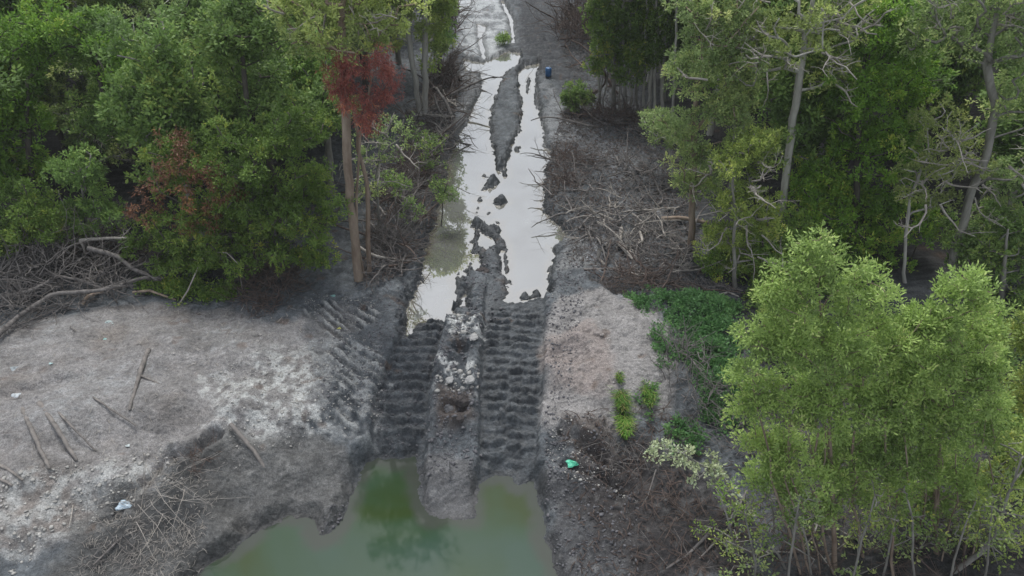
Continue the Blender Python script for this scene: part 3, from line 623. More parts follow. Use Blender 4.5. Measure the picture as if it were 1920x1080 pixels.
# ------------------------------------------------------------------ near right trees
def stems(n, seed, x0, x1, y, topy):
    rg = np.random.default_rng(seed); out = []
    for i in range(n):
        f = float(np.clip((i + .5) / n + rg.normal(0, .12), 0, 1))
        a0 = x0 + (x1 - x0) * f; t1 = y[0][0] + (y[0][1] - y[0][0]) * f + rg.uniform(-20, 20); t2 = topy[0][0] + (topy[0][1] - topy[0][0]) * f + rg.uniform(-40, 40)
        out.append([(a0 + rg.uniform(-.1, .1), rg.uniform(-.3, .5)), (t1, y[1], .25), (t2, topy[1], .6)])
    return out
tree('tree', 'big yellow-green tree in the right foreground, the taller crown', 'tree', (1570,1010),
     [(1560,900,.3),(1550,720,.6),(1535,540,.6)], [(1528,495,52,50,.6),(1478,560,62,58,.6),(1600,560,66,62,.7),(1450,650,62,60,.6),(1540,660,80,60,.4),(1630,660,62,70,.7),(1415,730,42,50,.7),(1480,760,70,50,.5),(1570,760,80,55,.4),(1655,760,50,60,.6),(1430,820,40,35,.6),(1520,860,90,50,.4),(1620,860,80,55,.5),(1690,660,45,70,.6),(1680,740,50,60,.5),(1480,920,36,34,.4),(1590,930,50,34,.3),(1420,900,22,26,.5),(1540,950,26,22,.2),(1680,830,40,60,.5),(1530,452,18,26,.6),(1395,690,18,22,.6),(1640,600,26,22,.7),(1455,590,28,24,.6),(1385,780,20,26,.6),(1650,880,40,26,.5),(1450,880,36,24,.5)],
     'lime', 'tan', 560, r0=.05, seed=41, rc=.145, k=9, m=12, L=.066, W=.024, thin=.005, wig=.12, up=.5, Y=6.95,
     extra_trunks=stems(9, 1, -.8, 1.0, ((1400,1700),900), ((1420,1680),720)))
tree('tree', 'yellow-green tree in the right foreground, the lower crown on the right', 'tree', (1760,1010),
     [(1755,900,.3),(1780,720,.5),(1790,600,.5)], [(1805,558,48,42,.5),(1745,615,56,45,.5),(1838,630,44,50,.6),(1740,690,55,55,.5),(1815,710,50,55,.6),(1700,760,45,60,.6),(1775,790,65,55,.4),(1835,800,38,50,.7),(1720,860,55,40,.4),(1790,880,55,40,.5),(1860,690,22,26,.6),(1812,520,18,20,.5),(1725,610,24,24,.5),(1860,760,22,30,.6),(1740,930,40,30,.5),(1830,930,36,30,.4),(1690,930,30,30,.4)],
     'lime', 'tan', 390, r0=.045, seed=42, rc=.145, k=9, m=12, L=.066, W=.024, thin=.005, wig=.12, up=.5, Y=7.2,
     extra_trunks=stems(6, 2, -.6, .5, ((1680,1860),900), ((1690,1850),740)))
SAP = []
for i, (px, Yq, tx, ty) in enumerate([(1420,6.8,1395,960),(1480,6.5,1500,930),(1530,6.7,1490,950),(1600,6.4,1640,930),(1660,6.8,1680,960),(1720,6.5,1700,930),(1780,6.6,1830,940),(1850,6.5,1860,950),(1390,7.2,1350,930),(1640,7.4,1600,930),(1860,7.3,1880,900),(1460,7.5,1440,900)]):
    tree('sapling', 'thin arching sapling with sparse leaves in the undergrowth at the bottom right', 'sapling', (px, 1000), [(px + (tx - px) * .4, (ty + 1090) / 2, .1), (tx, ty, .2)],
         [(tx, ty, 34, 26, .2), (tx + 25, ty + 45, 26, 22, .1), (tx - 30, ty + 60, 26, 22, .3)], ['olive', 'grey', 'bright'][i % 3], 'grey', 13, r0=.022, seed=60 + i, rc=.12, k=4, m=6, L=.055, W=.028, thin=.005, wig=.3, Y=Yq, group='saplings in the undergrowth at the bottom right')
tree('tree', 'darker green tree cut by the right picture edge behind the near crowns', 'tree', (1960,900),
     [(1940,800),(1930,650)], [(1915,640,35,60,0),(1935,740,50,80,0),(1970,600,60,80,0),(1900,880,45,60,0),(1960,860,60,80,0)],
     'olive', 'grey', 170, r0=.06, seed=43, rc=.18, L=.07, W=.03, thin=.008, Y=8.6)
tree('tree', 'leaning grey tree with a bare forked trunk in the bottom right corner', 'tree', (1790,1090),
     [(1840,1035),(1880,960),(1915,860)], [(1890,940,50,40,.3),(1930,860,50,60,.2),(1850,1010,60,35,.4),(1940,990,60,60,0)],
     'olive', 'grey', 60, r0=.05, seed=44, rc=.16, k=5, m=8, L=.065, W=.03, thin=.008, Y=6.9)
tree('shrub', 'yellowed cream-leaved shrub leaning out over the dark mud on the right', 'shrub', (1400,990),
     [(1350,900),(1280,850),(1230,840)], [(1235,845,26,20,-.1),(1270,855,30,20,0),(1315,870,35,25,.1),(1350,900,30,22,.1),(1400,960,22,18,0)],
     'cream', 'grey', 46, r0=.03, seed=45, rc=.1, k=4, m=7, L=.06, W=.035, thin=.007, Y=8.0, wig=.3)
tree('shrub', 'low sparse dark-leaved shrub along the bottom edge under the big tree', 'shrub', (1480,1060),
     [(1460,1040),(1440,1020)], [(1400,1040,60,30,.1),(1560,1040,90,30,.2),(1700,1000,80,50,.3),(1800,980,60,50,.5)], 'grey', 'grey', 80, r0=.025, seed=46, rc=.13, k=4, m=7, L=.065, W=.035, thin=.007, Y=7.0, wig=.3)

# ------------------------------------------------------------------ forest filling behind the edges
protos = []
def proto(seed, leaf, bark, h, spread, n, label):
    rg = np.random.default_rng(seed); bl = []
    for _ in range(7):
        a = rg.uniform(0, 2 * PI); r = rg.uniform(0, .75) * spread; z = rg.uniform(.38, .88) * h
        s = rg.uniform(.4, .62) * spread; bl.append((r * math.cos(a), r * math.sin(a), z, s, s, s * .85))
    bl.append((0, 0, .86 * h, spread * .5, spread * .5, spread * .5))
    pts = crown_pts(rg, bl, n); pts = pts[pts[:, 2] > .6]
    acc = skeleton(rg, [(0, 0, -.1), (rg.uniform(-.2, .2), 0, h * .3), (rg.uniform(-.3, .3), rg.uniform(-.3, .3), h * .6), (0, 0, h * .85)], .13, pts, .014, .22)
    V, F, t = leaves(rg, pts, .34, 9, 11, .15, .075, .35, .7)
    return (acc.build('trunk', BARK[bark]), mesh('crown', V, [F], LEAF[leaf], False, {'tint': ('FACE', 'FLOAT', t)}), label)
specs = [(101, 'olive', 'grey', 7.4, 1.9, 150, 'olive-green forest tree'), (102, 'grey', 'pale', 7.8, 2.1, 150, 'grey-green forest tree with pale limbs'),
         (103, 'dark', 'dark', 6.4, 1.9, 150, 'dark green forest tree'), (104, 'bright', 'grey', 7.0, 1.8, 160, 'fresh green forest tree'),
         (105, 'olive', 'pale', 8.2, 1.7, 130, 'tall olive forest tree with a pale stem'), (106, 'dark', 'grey', 5.2, 1.7, 130, 'short dark understory tree')]
for s in specs: protos.append(proto(*s))
rgf = np.random.default_rng(77); first = {}
def place_filler(x, y, k, side, sc):
    me_t, me_c, lab = protos[k]
    z = hz(x, y)
    root = empty('forest_tree', (x, y, z), f"{lab} standing deep in the forest on the {side}", 'tree', f"{lab}s crowded in the forest on the {side}")
    root.rotation_euler = (0, 0, rgf.uniform(0, 6.28)); root.scale = (sc, sc, sc * rgf.uniform(.92, 1.08))
    link('trunk', me_t, root); link('crown', me_c, root)
spots = []
yy = 16.5
while yy < 52:
    for side in (-1, 1):
        x = 5.6 if side < 0 else 6.6
        if side > 0 and yy > 24: x = 5.2
        if yy > 30: x -= .4
        while x < 9 + yy * .72:
            X_, Y_ = side * (x + rgf.uniform(-.6, .6)), yy + rgf.uniform(-.7, .7)
            spots.append((X_, Y_, side)); x += 2.5 + (yy > 34) * .8
    yy += 2.4 if yy < 30 else 3.4
nf = 0
for X_, Y_, side in spots:
    if any(math.hypot(X_ - a, Y_ - b) < 1.1 for a, b in HERO): continue
    left = side < 0
    k = int(rgf.choice([0, 1, 2, 3, 4, 5], p=[.2, .22, .16, .12, .16, .14]))
    if Y_ < 19: k = 5 if rgf.random() < .6 else 2
    place_filler(X_, Y_, k, 'left' if left else 'right', rgf.uniform(.85, 1.15)); nf += 1
print('fillers', nf)

# ------------------------------------------------------------------ dead wood
branch_me = []
for i in range(12):
    rg = np.random.default_rng(300 + i); acc = Acc()
    crooked(rg, (0, 0, .03), (1, 0, .08), rg.uniform(.9, 1.7), rg.uniform(.018, .034), acc, 2 if i % 3 else 3, .42)
    branch_me.append([acc.build('dead_branch', BARK[m_]) for m_ in ('dead',)][0])
branch_b = []
for me in branch_me[:6]:
    c = me.copy(); c.materials.clear(); c.materials.append(BARK['bleach']); branch_b.append(c)
branch_d = []
for me in branch_me:
    c = me.copy(); c.materials.clear(); c.materials.append(BARK['deadbrown']); branch_d.append(c)
rgb = np.random.default_rng(9)
def scatter(n, poly, meshes, name, label, cat, group, sc=(.7, 1.2), tilt=.25, lift=.04, zp=.05):
    pw = polyP(poly, zp); lo, hi = pw.min(0), pw.max(0); c = 0
    X = rgb.uniform(lo[0], hi[0], n * 12); Y = rgb.uniform(lo[1], hi[1], n * 12)
    ok = sdf(X, Y, pw) < 0; X, Y = X[ok][:n], Y[ok][:n]; Z = terrain(X, Y)
    for x, y, z in zip(X, Y, Z):
        if z < WP + .0 and y > 12: z = WP + .02
        o = link(name, meshes[rgb.integers(len(meshes))], None, (x, y, z + lift)); s = rgb.uniform(*sc)
        o.rotation_euler = (rgb.normal(0, tilt), rgb.normal(-.12, tilt * .7), rgb.uniform(0, 6.28)); o.scale = (s, s, s)
        tag(o, label, cat, group); c += 1
RB1 = [(1040,400),(1100,375),(1200,370),(1290,400),(1300,470),(1290,530),(1180,520),(1080,440),(1070,410)]
RB2 = [(1030,290),(1090,280),(1200,300),(1260,350),(1230,380),(1100,370),(1030,390)]
RB3 = [(1060,200),(1100,190),(1230,215),(1260,250),(1200,260),(1090,245)]
RB4 = [(1100,525),(1240,520),(1370,545),(1380,560),(1200,560),(1130,560)]
LB1 = [(700,420),(800,330),(820,400),(790,460),(760,510),(690,520)]
LB2 = [(770,220),(860,170),(850,260),(810,330),(700,420),(690,340),(760,280)]
LB3 = [(820,100),(862,80),(865,160),(850,230),(790,250),(800,160)]
FR = [(1040,20),(1100,10),(1140,120),(1170,200),(1090,180),(1050,90)]
G_ = 'dead branches strewn over '
scatter(52, RB1, branch_me, 'dead_branch', 'grey dead branch in the tangle on the right bank left of the tan trunk', 'branch', G_ + 'the right bank', (.6, 1.15))
scatter(26, RB1, branch_b, 'dead_branch', 'bleached dead branch standing out of the right bank tangle', 'branch', 'bleached branches on the right bank', (.6, 1.1))
scatter(30, RB2, branch_me, 'dead_branch', 'thin dead branch on the debris mat right of the puddle', 'branch', G_ + 'the debris mat', (.5, 1.0))
scatter(14, RB2, branch_me, 'dead_branch', 'grey crooked twig lying on the debris mat right of the puddle', 'branch', 'grey twigs on the debris mat', (.5, .9))
scatter(20, RB3, branch_me, 'dead_branch', 'grey dead branch before the far right trees', 'branch', G_ + 'the far right bank', (.8, 1.5))
scatter(12, RB4, branch_d, 'dead_branch', 'dark dead branch behind the tan spoil heap on the right', 'branch', G_ + 'the spoil edge', (.6, 1.1))
scatter(34, LB1, branch_me, 'dead_branch', 'grey dead branch on the left bank right of the tan trunk', 'branch', G_ + 'the near left bank', (.6, 1.1), .4, .1)
scatter(14, LB1, branch_d, 'dead_branch', 'brown dead branch on the left bank right of the tan trunk', 'branch', 'brown branches on the near left bank', (.7, 1.2), .4, .1)
scatter(40, LB2, branch_me, 'dead_branch', 'grey dead branch on the middle left bank beside the puddle', 'branch', G_ + 'the middle left bank', (.7, 1.3), .45, .12)
scatter(18, LB2, branch_d, 'dead_branch', 'brown dead branch on the middle left bank beside the puddle', 'branch', 'brown branches on the middle left bank', (.8, 1.3), .45, .12)
scatter(18, LB3, branch_me, 'dead_branch', 'grey dead branch at the foot of the far left roadside trees', 'branch', G_ + 'the far left roadside', (.9, 1.7), .5, .15)
scatter(22, FR, branch_d, 'dead_branch', 'dark dead branch heaped at the far right roadside', 'branch', G_ + 'the far right roadside', (1, 1.8), .5, .15)

def log(pts, r, mat, label, name='log', z=None, cat='log', depth=0, seed=1, taper=.6):
    """pts: pixels with height above ground"""
    rg = np.random.default_rng(seed); W_ = []
    for p in pts:
        q = P(p[0], p[1], .2); g = hz(q[0], q[1]); q = P(p[0], p[1], g + (p[2] if len(p) > 2 else r * .6))
        W_.append(q)
    W_ = np.array(W_); base = W_[0].copy(); W_ = W_ - base
    seg = np.linspace(0, 1, max(5, int(np.linalg.norm(W_[-1]) / .15)))
    Q = np.stack([np.interp(seg, np.linspace(0, 1, len(W_)), W_[:, a]) for a in range(3)], 1) + rg.normal(0, r * .08, (len(seg), 3))
    acc = Acc(); r = r * 1.1; rad = np.linspace(r, r * taper, len(Q)) * (1 + rg.normal(0, .06, len(Q))); acc.tube(Q, rad, 9)
    for i in range(depth):
        j = rg.integers(len(Q) // 3, len(Q)); dd = rg.normal(0, .7, 3) + (Q[-1] - Q[0]) / np.linalg.norm(Q[-1]) * .8; dd[2] = abs(dd[2]) * .6
        crooked(rg, Q[j], dd, rg.uniform(.3, .8), rad[j] * .5, acc, 1, .3)
    me = acc.build(name, BARK[mat])
    return tag(link(name, me, None, base), label, cat)
log([(278,656),(262,700),(243,768)], .045, 'mudlog', 'weathered log lying alone on the spoil, middle of the left clearing')
log([(40,762),(62,812),(92,878)], .045, 'mudlog', 'half-buried log leftmost of the three parallel ones on the left clearing')
log([(74,756),(105,800),(143,862)], .045, 'mudlog', 'half-buried log in the middle of the three parallel ones on the left clearing')
log([(90,752),(130,795),(180,845)], .022, 'mudlog', 'thin half-buried pole rightmost of the three parallel ones on the left clearing')
log([(132,722),(180,748),(255,798)], .022, 'mudlog', 'thin dark pole embedded below the lone log on the left clearing')
log([(-10,868),(15,880),(42,900)], .03, 'mudlog', 'short log end at the left picture edge on the spoil')
log([(-10,895),(8,902),(22,910)], .028, 'mudlog', 'short stub of log below another at the left picture edge')
log([(432,795,.12),(480,850,.22),(540,955,.06)], .04, 'mudlog', 'dark pole sloping down the wet bank towards the green pond')
log([(265,705),(300,720),(330,740)], .02, 'mudlog', 'short dark stick right of the lone log on the clearing')
log([(1240,410,.15),(1280,408,.15),(1328,418,.1)], .06, 'tan', 'thick tan log lying across behind the tan trunk on the right bank')
log([(1238,500),(1280,500),(1318,503)], .05, 'dead', 'grey log lying level at the foot of the right forest')
scatter(14, LB2, branch_b, 'dead_branch', 'bleached dead branch on the middle left bank beside the puddle', 'branch', 'bleached branches on the middle left bank', (.6, 1.1), .4, .1)
log([(1095,505),(1140,505),(1190,512)], .035, 'dead', 'straight grey pole on pale mud right of the puddle', depth=1)
log([(1165,428,.1),(1162,460,.1),(1185,485,.05)], .045, 'bleach', 'bleached crooked limb in the middle of the right bank tangle', depth=2, seed=4)
log([(1200,435,.1),(1205,452,.15),(1182,465,.1)], .04, 'bleach', 'bleached curved limb right of the crooked one in the right bank tangle', depth=1, seed=5)
log([(1124,468,.25),(1122,485,.03),(1135,497,.03)], .05, 'bleach', 'pale splintered stump piece on the right bank')
log([(1085,430,.1),(1110,400,.15),(1155,390,.2),(1165,415,.15)], .03, 'dead', 'long arched grey branch at the left of the right bank tangle', depth=2, seed=6)
log([(1345,555),(1365,548),(1385,556)], .03, 'bleach', 'pale stick on dark ground above the green ground cover')
log([(1330,530),(1360,538),(1392,545)], .03, 'dead', 'grey pole on dark ground above the green ground cover')
log([(670,460,.6),(700,480,.4),(745,487,.1)], .035, 'bleach', 'pale branch leaning off the tan trunk on the left bank', depth=2, seed=8)
log([(860,250,.02),(835,190,.4),(818,165,.9)], .07, 'dead', 'broken grey pole leaning at the far left bank', seed=9, depth=1)
log([(838,230,.02),(822,205,.4),(815,180,.7)], .05, 'dead', 'thinner grey pole leaning behind the broken one at the far left bank', seed=10)
# the fallen grey limbs heaped at the left edge
D = 'grey dead limb in the heap at the left picture edge'
log([(-20,640,.1),(40,590,.25),(100,550,.4),(190,545,.45),(270,520,.5),(300,525,.3)], .052, 'dead', 'thickest dead limb curving through the heap at the left picture edge', depth=5, seed=21, taper=.5)
log([(150,450,1.0),(200,447,1.0),(240,446,1.0)], .04, 'bleach', 'pale level limb on top of the dead heap on the left', depth=1, seed=22)
log([(150,450,1.0),(157,465,.8),(160,478,.6)], .03, 'bleach', 'short pale limb hanging from the top of the dead heap', seed=22)
log([(165,465,.9),(220,480,.7),(250,505,.55),(300,525,.3)], .055, 'dead', 'pale brown limb sloping down to the right side of the dead heap', depth=4, seed=23)
log([(-10,560,.3),(60,545,.5),(110,518,.6),(150,525,.5),(200,545,.3)], .04, 'dead', 'arched dead limb lying over the thickest one in the left heap', depth=4, seed=24)
log([(-20,500,.5),(15,520,.5),(40,540,.4)], .045, 'dead', 'dead limb entering from the left picture edge above the heap', depth=2, seed=25)
log([(250,548,.1),(280,545,.15),(330,562,.05)], .03, 'tan', 'fresh tan split wood at the right foot of the dead heap', seed=26)
log([(155,570,.1),(165,555,.25),(195,545,.3)], .04, 'tan', 'fresh orange split branch in front of the dead heap', seed=27)
log([(335,572,.05),(352,545,.35),(372,500,.8),(386,472,1.1),(425,474,1.15),(452,500,.9)], .016, 'bleach', 'thin pale bent sapling standing before the rusty tree', name='bent_sapling', depth=0, seed=28, cat='sapling')
log([(455,545,.1),(448,500,.8),(430,475,1.1)], .014, 'dead', 'thin grey dead stem beside the pale bent sapling', depth=1, seed=29, cat='stem')
log([(175,1060,.05),(250,985,.12),(330,915,.3)], .016, 'dead', 'long thin cane lying down the bank in the bottom left brush', name='cane', cat='branch', seed=31, depth=1)
log([(215,950,.02),(270,940,.1),(310,928,.1)], .014, 'dead', 'thin cane beside the pale blue litter at bottom left', name='cane', cat='branch', seed=32)
log([(315,930,.1),(330,965,.05),(348,992,.02)], .016, 'dead', 'short grey stick sloping right of the bottom left brush', name='stick', cat='branch', seed=33)
log([(385,890,.05),(410,875,.15),(460,865,.1)], .02, 'bleach', 'pale bent twig at the scarp above the wet bank', name='stick', cat='branch', seed=34, depth=1)
log([(125,1005,.02),(133,975,.15),(137,945,.1)], .012, 'bleach', 'short upright pale stick among the white clods bottom left', name='stick', cat='branch', seed=35)
log([(55,960),(72,952),(88,940)], .025, 'tan', 'rotten brown wood fragment on the spoil at bottom left', name='wood_fragment', cat='wood')
log([(1330,1000,.1),(1290,1040,.05),(1235,1075,.05)], .025, 'dead', 'grey fallen branch in the dark mud at the bottom right', name='dead_branch', cat='branch', seed=36, depth=3)
log([(1400,920,.2),(1370,985,.1),(1300,1060,.05)], .02, 'dead', 'long grey fallen branch crossing under the cream shrub', name='dead_branch', cat='branch', seed=37, depth=2)
log([(1230,880,.3),(1215,930,.1),(1195,960,.02)], .012, 'dead', 'thin grey stem bending down left of the cream shrub', name='dead_branch', cat='branch', seed=38)

# brush heaps: a tangle of fine twigs that is one mass
def heap(px, py, rx, ry, hgt, n, mat, label, name='brush_heap', seed=0, L=(.3, .9), r=.008, up=.3, zp=.2, wob=.5):
    rg = np.random.default_rng(seed); c = P(px, py, zp); Z = c[1] * cp + (CAM_H - zp) * sp
    ax = rx * Z / FPX; ay = ry * Z / FPX / .6; g = hz(c[0], c[1]); acc = Acc()
    for i in range(n):
        a = rg.uniform(0, 2 * PI); q = rg.uniform(0, 1) ** .5
        x, y = math.cos(a) * q * ax, math.sin(a) * q * ay; z = rg.uniform(0, hgt) * (1 - q * q)
        d = rg.normal(0, 1, 3); d[2] = d[2] * .5 + up
        crooked(rg, (x, y, z), d, rg.uniform(*L), r * rg.uniform(.6, 1.5), acc, 1 if rg.random() < .4 else 0, wob, zflat=False)
    return tag(link(name, acc.build(name, BARK[mat]), None, (c[0], c[1], g)), label, 'brush')
heap(508,545,58,40,.75,260,'deadbrown','round heap of reddish brown dead twigs below the rusty tree', seed=1, L=(.35,.8))
heap(495,585,28,18,.25,60,'deadbrown','red-brown twigs spilling from the round heap onto the clearing', seed=2, L=(.2,.5))
heap(110,540,140,55,1.0,330,'dead','wide heap of grey dead twigs at the left picture edge', seed=3, L=(.6,1.6), r=.014)
heap(190,490,90,35,.9,170,'deadbrown','brown dead twigs behind the grey heap on the left', seed=4, L=(.4,1.0))
heap(30,610,60,40,.4,90,'dead','grey twigs trailing down from the left heap', seed=5, L=(.5,1.1), r=.011)
heap(300,925,45,50,.2,46,'bleach','fan of thin grey canes on the bottom left bank', seed=6, L=(.6,1.5), r=.005, up=.05, zp=-.1, wob=.12)
heap(370,850,30,22,.15,40,'deadbrown','dark rootlets in the hollow of the scarp on the left', seed=7, L=(.2,.4), r=.006, zp=.1)
heap(230,1010,80,40,.15,60,'dead','grey canes strewn along the bottom left edge', seed=8, L=(.5,1.2), r=.005, up=.02, zp=-.3, wob=.12)
heap(1290,720,45,60,.9,90,'dead','bare grey dead shrub standing in front of the green ground cover', name='dead_shrub', seed=9, L=(.4,.9), r=.009, up=1.0, zp=.3)
heap(1170,830,45,45,.35,80,'dead','drooping dry stalks on the right scarp', name='dry_stalks', seed=10, L=(.3,.6), r=.006, up=.2, zp=.1)
heap(1240,880,60,50,.3,60,'deadbrown','dark dead twigs under the cream-leaved shrub', seed=11, L=(.3,.7), r=.008, zp=0)
heap(1350,800,60,60,.8,130,'dead','grey-brown twiggy undergrowth left of the big near tree', name='dead_shrub', seed=12, L=(.3,.8), r=.006, up=.7, zp=.1)
heap(1300,1010,110,50,.2,60,'deadbrown','brown twigs matted on the dark mud at bottom right', seed=13, L=(.3,.8), r=.008, zp=-.2)
heap(1460,1010,90,60,.6,110,'deadbrown','brown thicket of twigs at the foot of the big near tree', seed=14, L=(.4,.9), r=.008, up=.5, zp=-.1)
heap(1700,1030,130,60,.6,130,'deadbrown','dark thicket of twigs along the bottom right edge', seed=15, L=(.4,.9), r=.008, up=.5, zp=-.1)
heap(1190,535,60,25,.3,90,'deadbrown','brown brush behind the right spoil heap', seed=16, L=(.3,.8), r=.009)
heap(1070,305,50,22,.3,120,'deadbrown','dark mat of dead brush jutting into the puddle from the right', seed=17, L=(.3,.9), r=.010, zp=0)
heap(1060,350,38,22,.2,90,'deadbrown','dark brush lower on the right edge of the puddle', seed=18, L=(.3,.8), r=.010, zp=0)
heap(740,460,45,45,.5,120,'dead','grey dead brush on the left bank behind the tan trunk', seed=19, L=(.4,1.0), r=.009)
heap(770,330,50,45,.7,150,'deadbrown','brown dead brush between the left forest and the puddle', seed=20, L=(.4,1.2), r=.010)
heap(835,165,26,50,1.0,150,'deadbrown','brown brush wall at the far left side of the road', seed=21, L=(.6,1.8), r=.014, up=.8, zp=0)
heap(845,50,18,50,1.6,130,'deadbrown','thin brown brush rising along the far left roadside', seed=22, L=(.8,2.2), r=.016, up=1.4, zp=0)
heap(1085,70,45,50,1.6,220,'deadbrown','tall brown thicket at the far right roadside', seed=23, L=(.8,2.4), r=.016, up=1.4, zp=0)
heap(1140,230,80,22,.6,150,'deadbrown','brown brush at the foot of the far right trees', seed=24, L=(.5,1.2), r=.012, up=.5, zp=0)

# ------------------------------------------------------------------ fine litter, clods, ground cover (uncountable)
def inpoly(rg, n, poly, z):
    pw = polyP(poly, z); lo, hi = pw.min(0), pw.max(0); X = np.empty(0); Y = np.empty(0)
    while len(X) < n:
        x = rg.uniform(lo[0], hi[0], n * 3); y = rg.uniform(lo[1], hi[1], n * 3); ok = sdf(x, y, pw) < 0
        X = np.append(X, x[ok]); Y = np.append(Y, y[ok])
    return X[:n], Y[:n]
def twigs(n_poly, name, label, mat, seed, L=(.08, .3), r=.004):
    rg = np.random.default_rng(seed); Xs, Ys = [], []
    for n, p in n_poly:
        x, y = inpoly(rg, n, p, 0); Xs.append(x); Ys.append(y)
    X, Y = np.concatenate(Xs), np.concatenate(Ys); Z = terrain(X, Y); ok = ~((Z < WP + .01) & (Y > 12)) & ~(Z < WQ + .01); X, Y, Z = X[ok], Y[ok], Z[ok]; n = len(X)
    a = rg.uniform(0, 2 * PI, n); l = rg.uniform(*L, n); b = rg.normal(0, .5, n); rad = r * rg.uniform(.6, 1.6, n) * (1 + Y / 25)
    p0 = np.stack([X, Y, Z + rad + rg.uniform(0, .05, n)], 1)
    p1 = p0 + np.stack([np.cos(a) * l * .5, np.sin(a) * l * .5, rg.uniform(-.01, .06, n)], 1)
    p2 = p1 + np.stack([np.cos(a + b) * l * .5, np.sin(a + b) * l * .5, rg.uniform(-.05, .05, n)], 1)
    s = np.stack([-np.sin(a), np.cos(a), 0 * a], 1) * rad[:, None]; u = np.array([0, 0, 1]) * rad[:, None] * 1.3
    rings = [np.stack([q - s * f, q + u * f, q + s * f], 1) for q, f in ((p0, 1), (p1, .9), (p2, .4))]
    V = np.stack(rings, 1).reshape(-1, 3); o = np.arange(n)[:, None, None] * 9
    F = np.array([[i + j, i + (j + 1) % 3, i + 3 + (j + 1) % 3, i + 3 + j] for i in (0, 3) for j in range(3)])[None] + o
    tag(link(name, mesh(name, V, [F.reshape(-1, 4)], BARK[mat])), label, 'litter', kind='stuff')
allR = [(1030,290),(1060,200),(1230,215),(1300,300),(1300,530),(1180,520),(1060,500),(1070,440),(1025,400)]
allL = [(860,90),(850,260),(830,340),(815,420),(790,470),(760,520),(680,560),(690,420),(740,300),(800,150)]
twigs([(4200, allR), (4600, allL), (900, FR), (700, RB4)], 'twig_litter', 'fine grey twig litter matted over both muddy banks', 'dead', 1, (.08, .32), .0045)
twigs([(1800, allR), (1900, allL), (700, [(1060,780),(1250,780),(1400,1090),(1080,1090)]), (900, [(1400,1090),(1250,800),(1900,700),(1950,1090)])], 'bark_litter', 'dark brown bark and twig litter on the banks and under the near trees', 'deadbrown', 2, (.05, .2), .006)
twigs([(500, [(0,600),(560,600),(620,760),(330,850),(0,960)]), (900, [(100,1080),(180,960),(330,850),(400,900),(330,1080)])], 'stick_litter', 'scattered small sticks on the left spoil', 'bleach', 3, (.05, .2), .003)
ico_v = None
def clods(groups, name, label, mat, seed):
    rg = np.random.default_rng(seed)
    t = (1 + 5 ** .5) / 2
    iv = np.array([(-1,t,0),(1,t,0),(-1,-t,0),(1,-t,0),(0,-1,t),(0,1,t),(0,-1,-t),(0,1,-t),(t,0,-1),(t,0,1),(-t,0,-1),(-t,0,1)], float) / 1.9
    fi = np.array([(0,11,5),(0,5,1),(0,1,7),(0,7,10),(0,10,11),(1,5,9),(5,11,4),(11,10,2),(10,7,6),(7,1,8),(3,9,4),(3,4,2),(3,2,6),(3,6,8),(3,8,9),(4,9,5),(2,4,11),(6,2,10),(8,6,7),(9,8,1)])
    VV = []; n0 = 0; 
    for n, p, (s0, s1) in groups:
        X, Y = inpoly(rg, n, p, 0); Z = terrain(X, Y); ok = ~((Z < WP + .015) & (Y > 12)) & ~(Z < WQ + .015); X, Y, Z = X[ok], Y[ok], Z[ok]; n = len(X)
        s = s0 * .8 + (s1 - s0) * .62 * rg.uniform(0, 1, n) ** 4
        v = iv[None] * (1 + rg.normal(0, .3, (n, 12, 1))) * s[:, None, None] * rg.uniform(.6, 1.3, (n, 1, 3)) * np.array([1, 1, .65])
        a = rg.uniform(0, 6.28, n); ca, sa = np.cos(a)[:, None], np.sin(a)[:, None]
        v = np.stack([v[..., 0] * ca - v[..., 1] * sa, v[..., 0] * sa + v[..., 1] * ca, v[..., 2]], -1)
        VV.append((v + np.stack([X, Y, Z + s * .25], 1)[:, None]).reshape(-1, 3))
    V = np.vstack(VV); n = len(V) // 12; F = (fi[None] + np.arange(n)[:, None, None] * 12).reshape(-1, 3)
    tag(link(name, mesh(name, V, [F], mat, True)), label, 'clods', kind='stuff')
def soilmat(name, a, b): return barkmat(name, a, b, 12, 1)
clods([(2600, [(690,560),(800,470),(870,590),(850,860),(690,860)], (.008, .045)), (1500, [(1025,560),(1060,440),(1100,520),(1050,900),(1020,900)], (.008, .05)), (1800, allL, (.015, .08)), (2000, allR, (.012, .06)), (800, [(820,600),(905,600),(900,860),(800,860)], (.01, .07)), (900, [(880,420),(950,440),(950,600),(850,600)], (.01, .06)), (500, [(660,860),(700,800),(640,1000),(560,960)], (.01, .05)), (1200, [(1020,780),(1200,800),(1200,1080),(1040,1080)], (.01, .06)), (700, [(640,570),(720,560),(720,780),(600,760)], (.01, .05))],
      'mud_crumbs', 'dark crumbled mud strewn along the ruts and banks', soilmat('crumbled mud', (.07, .07, .078), (.16, .16, .17)), 4)
clods([(2200, [(400,715),(640,640),(720,650),(715,760),(600,800),(430,860)], (.006, .04)), (800, [(0,920),(330,850),(340,900),(90,1000),(0,1060)], (.008, .06)), (60, [(820,700),(898,690),(896,745),(815,740)], (.02, .09)), (50, [(835,600),(905,600),(903,640),(850,650)], (.02, .09)), (700, [(0,620),(560,600),(600,740),(330,850),(0,960)], (.005, .02)), (600, [(1030,540),(1240,560),(1230,760),(1030,780)], (.006, .03)), (300, [(1020,780),(1080,790),(1210,930),(1030,860)], (.01, .05)), (300, [(570,565),(710,565),(690,620),(590,620)], (.01, .035))],
      'clay_crumbs', 'pale dry clay crumbs over the spoil and between the ruts', soilmat('pale clay', (.24, .235, .22), (.42, .415, .395)), 5)
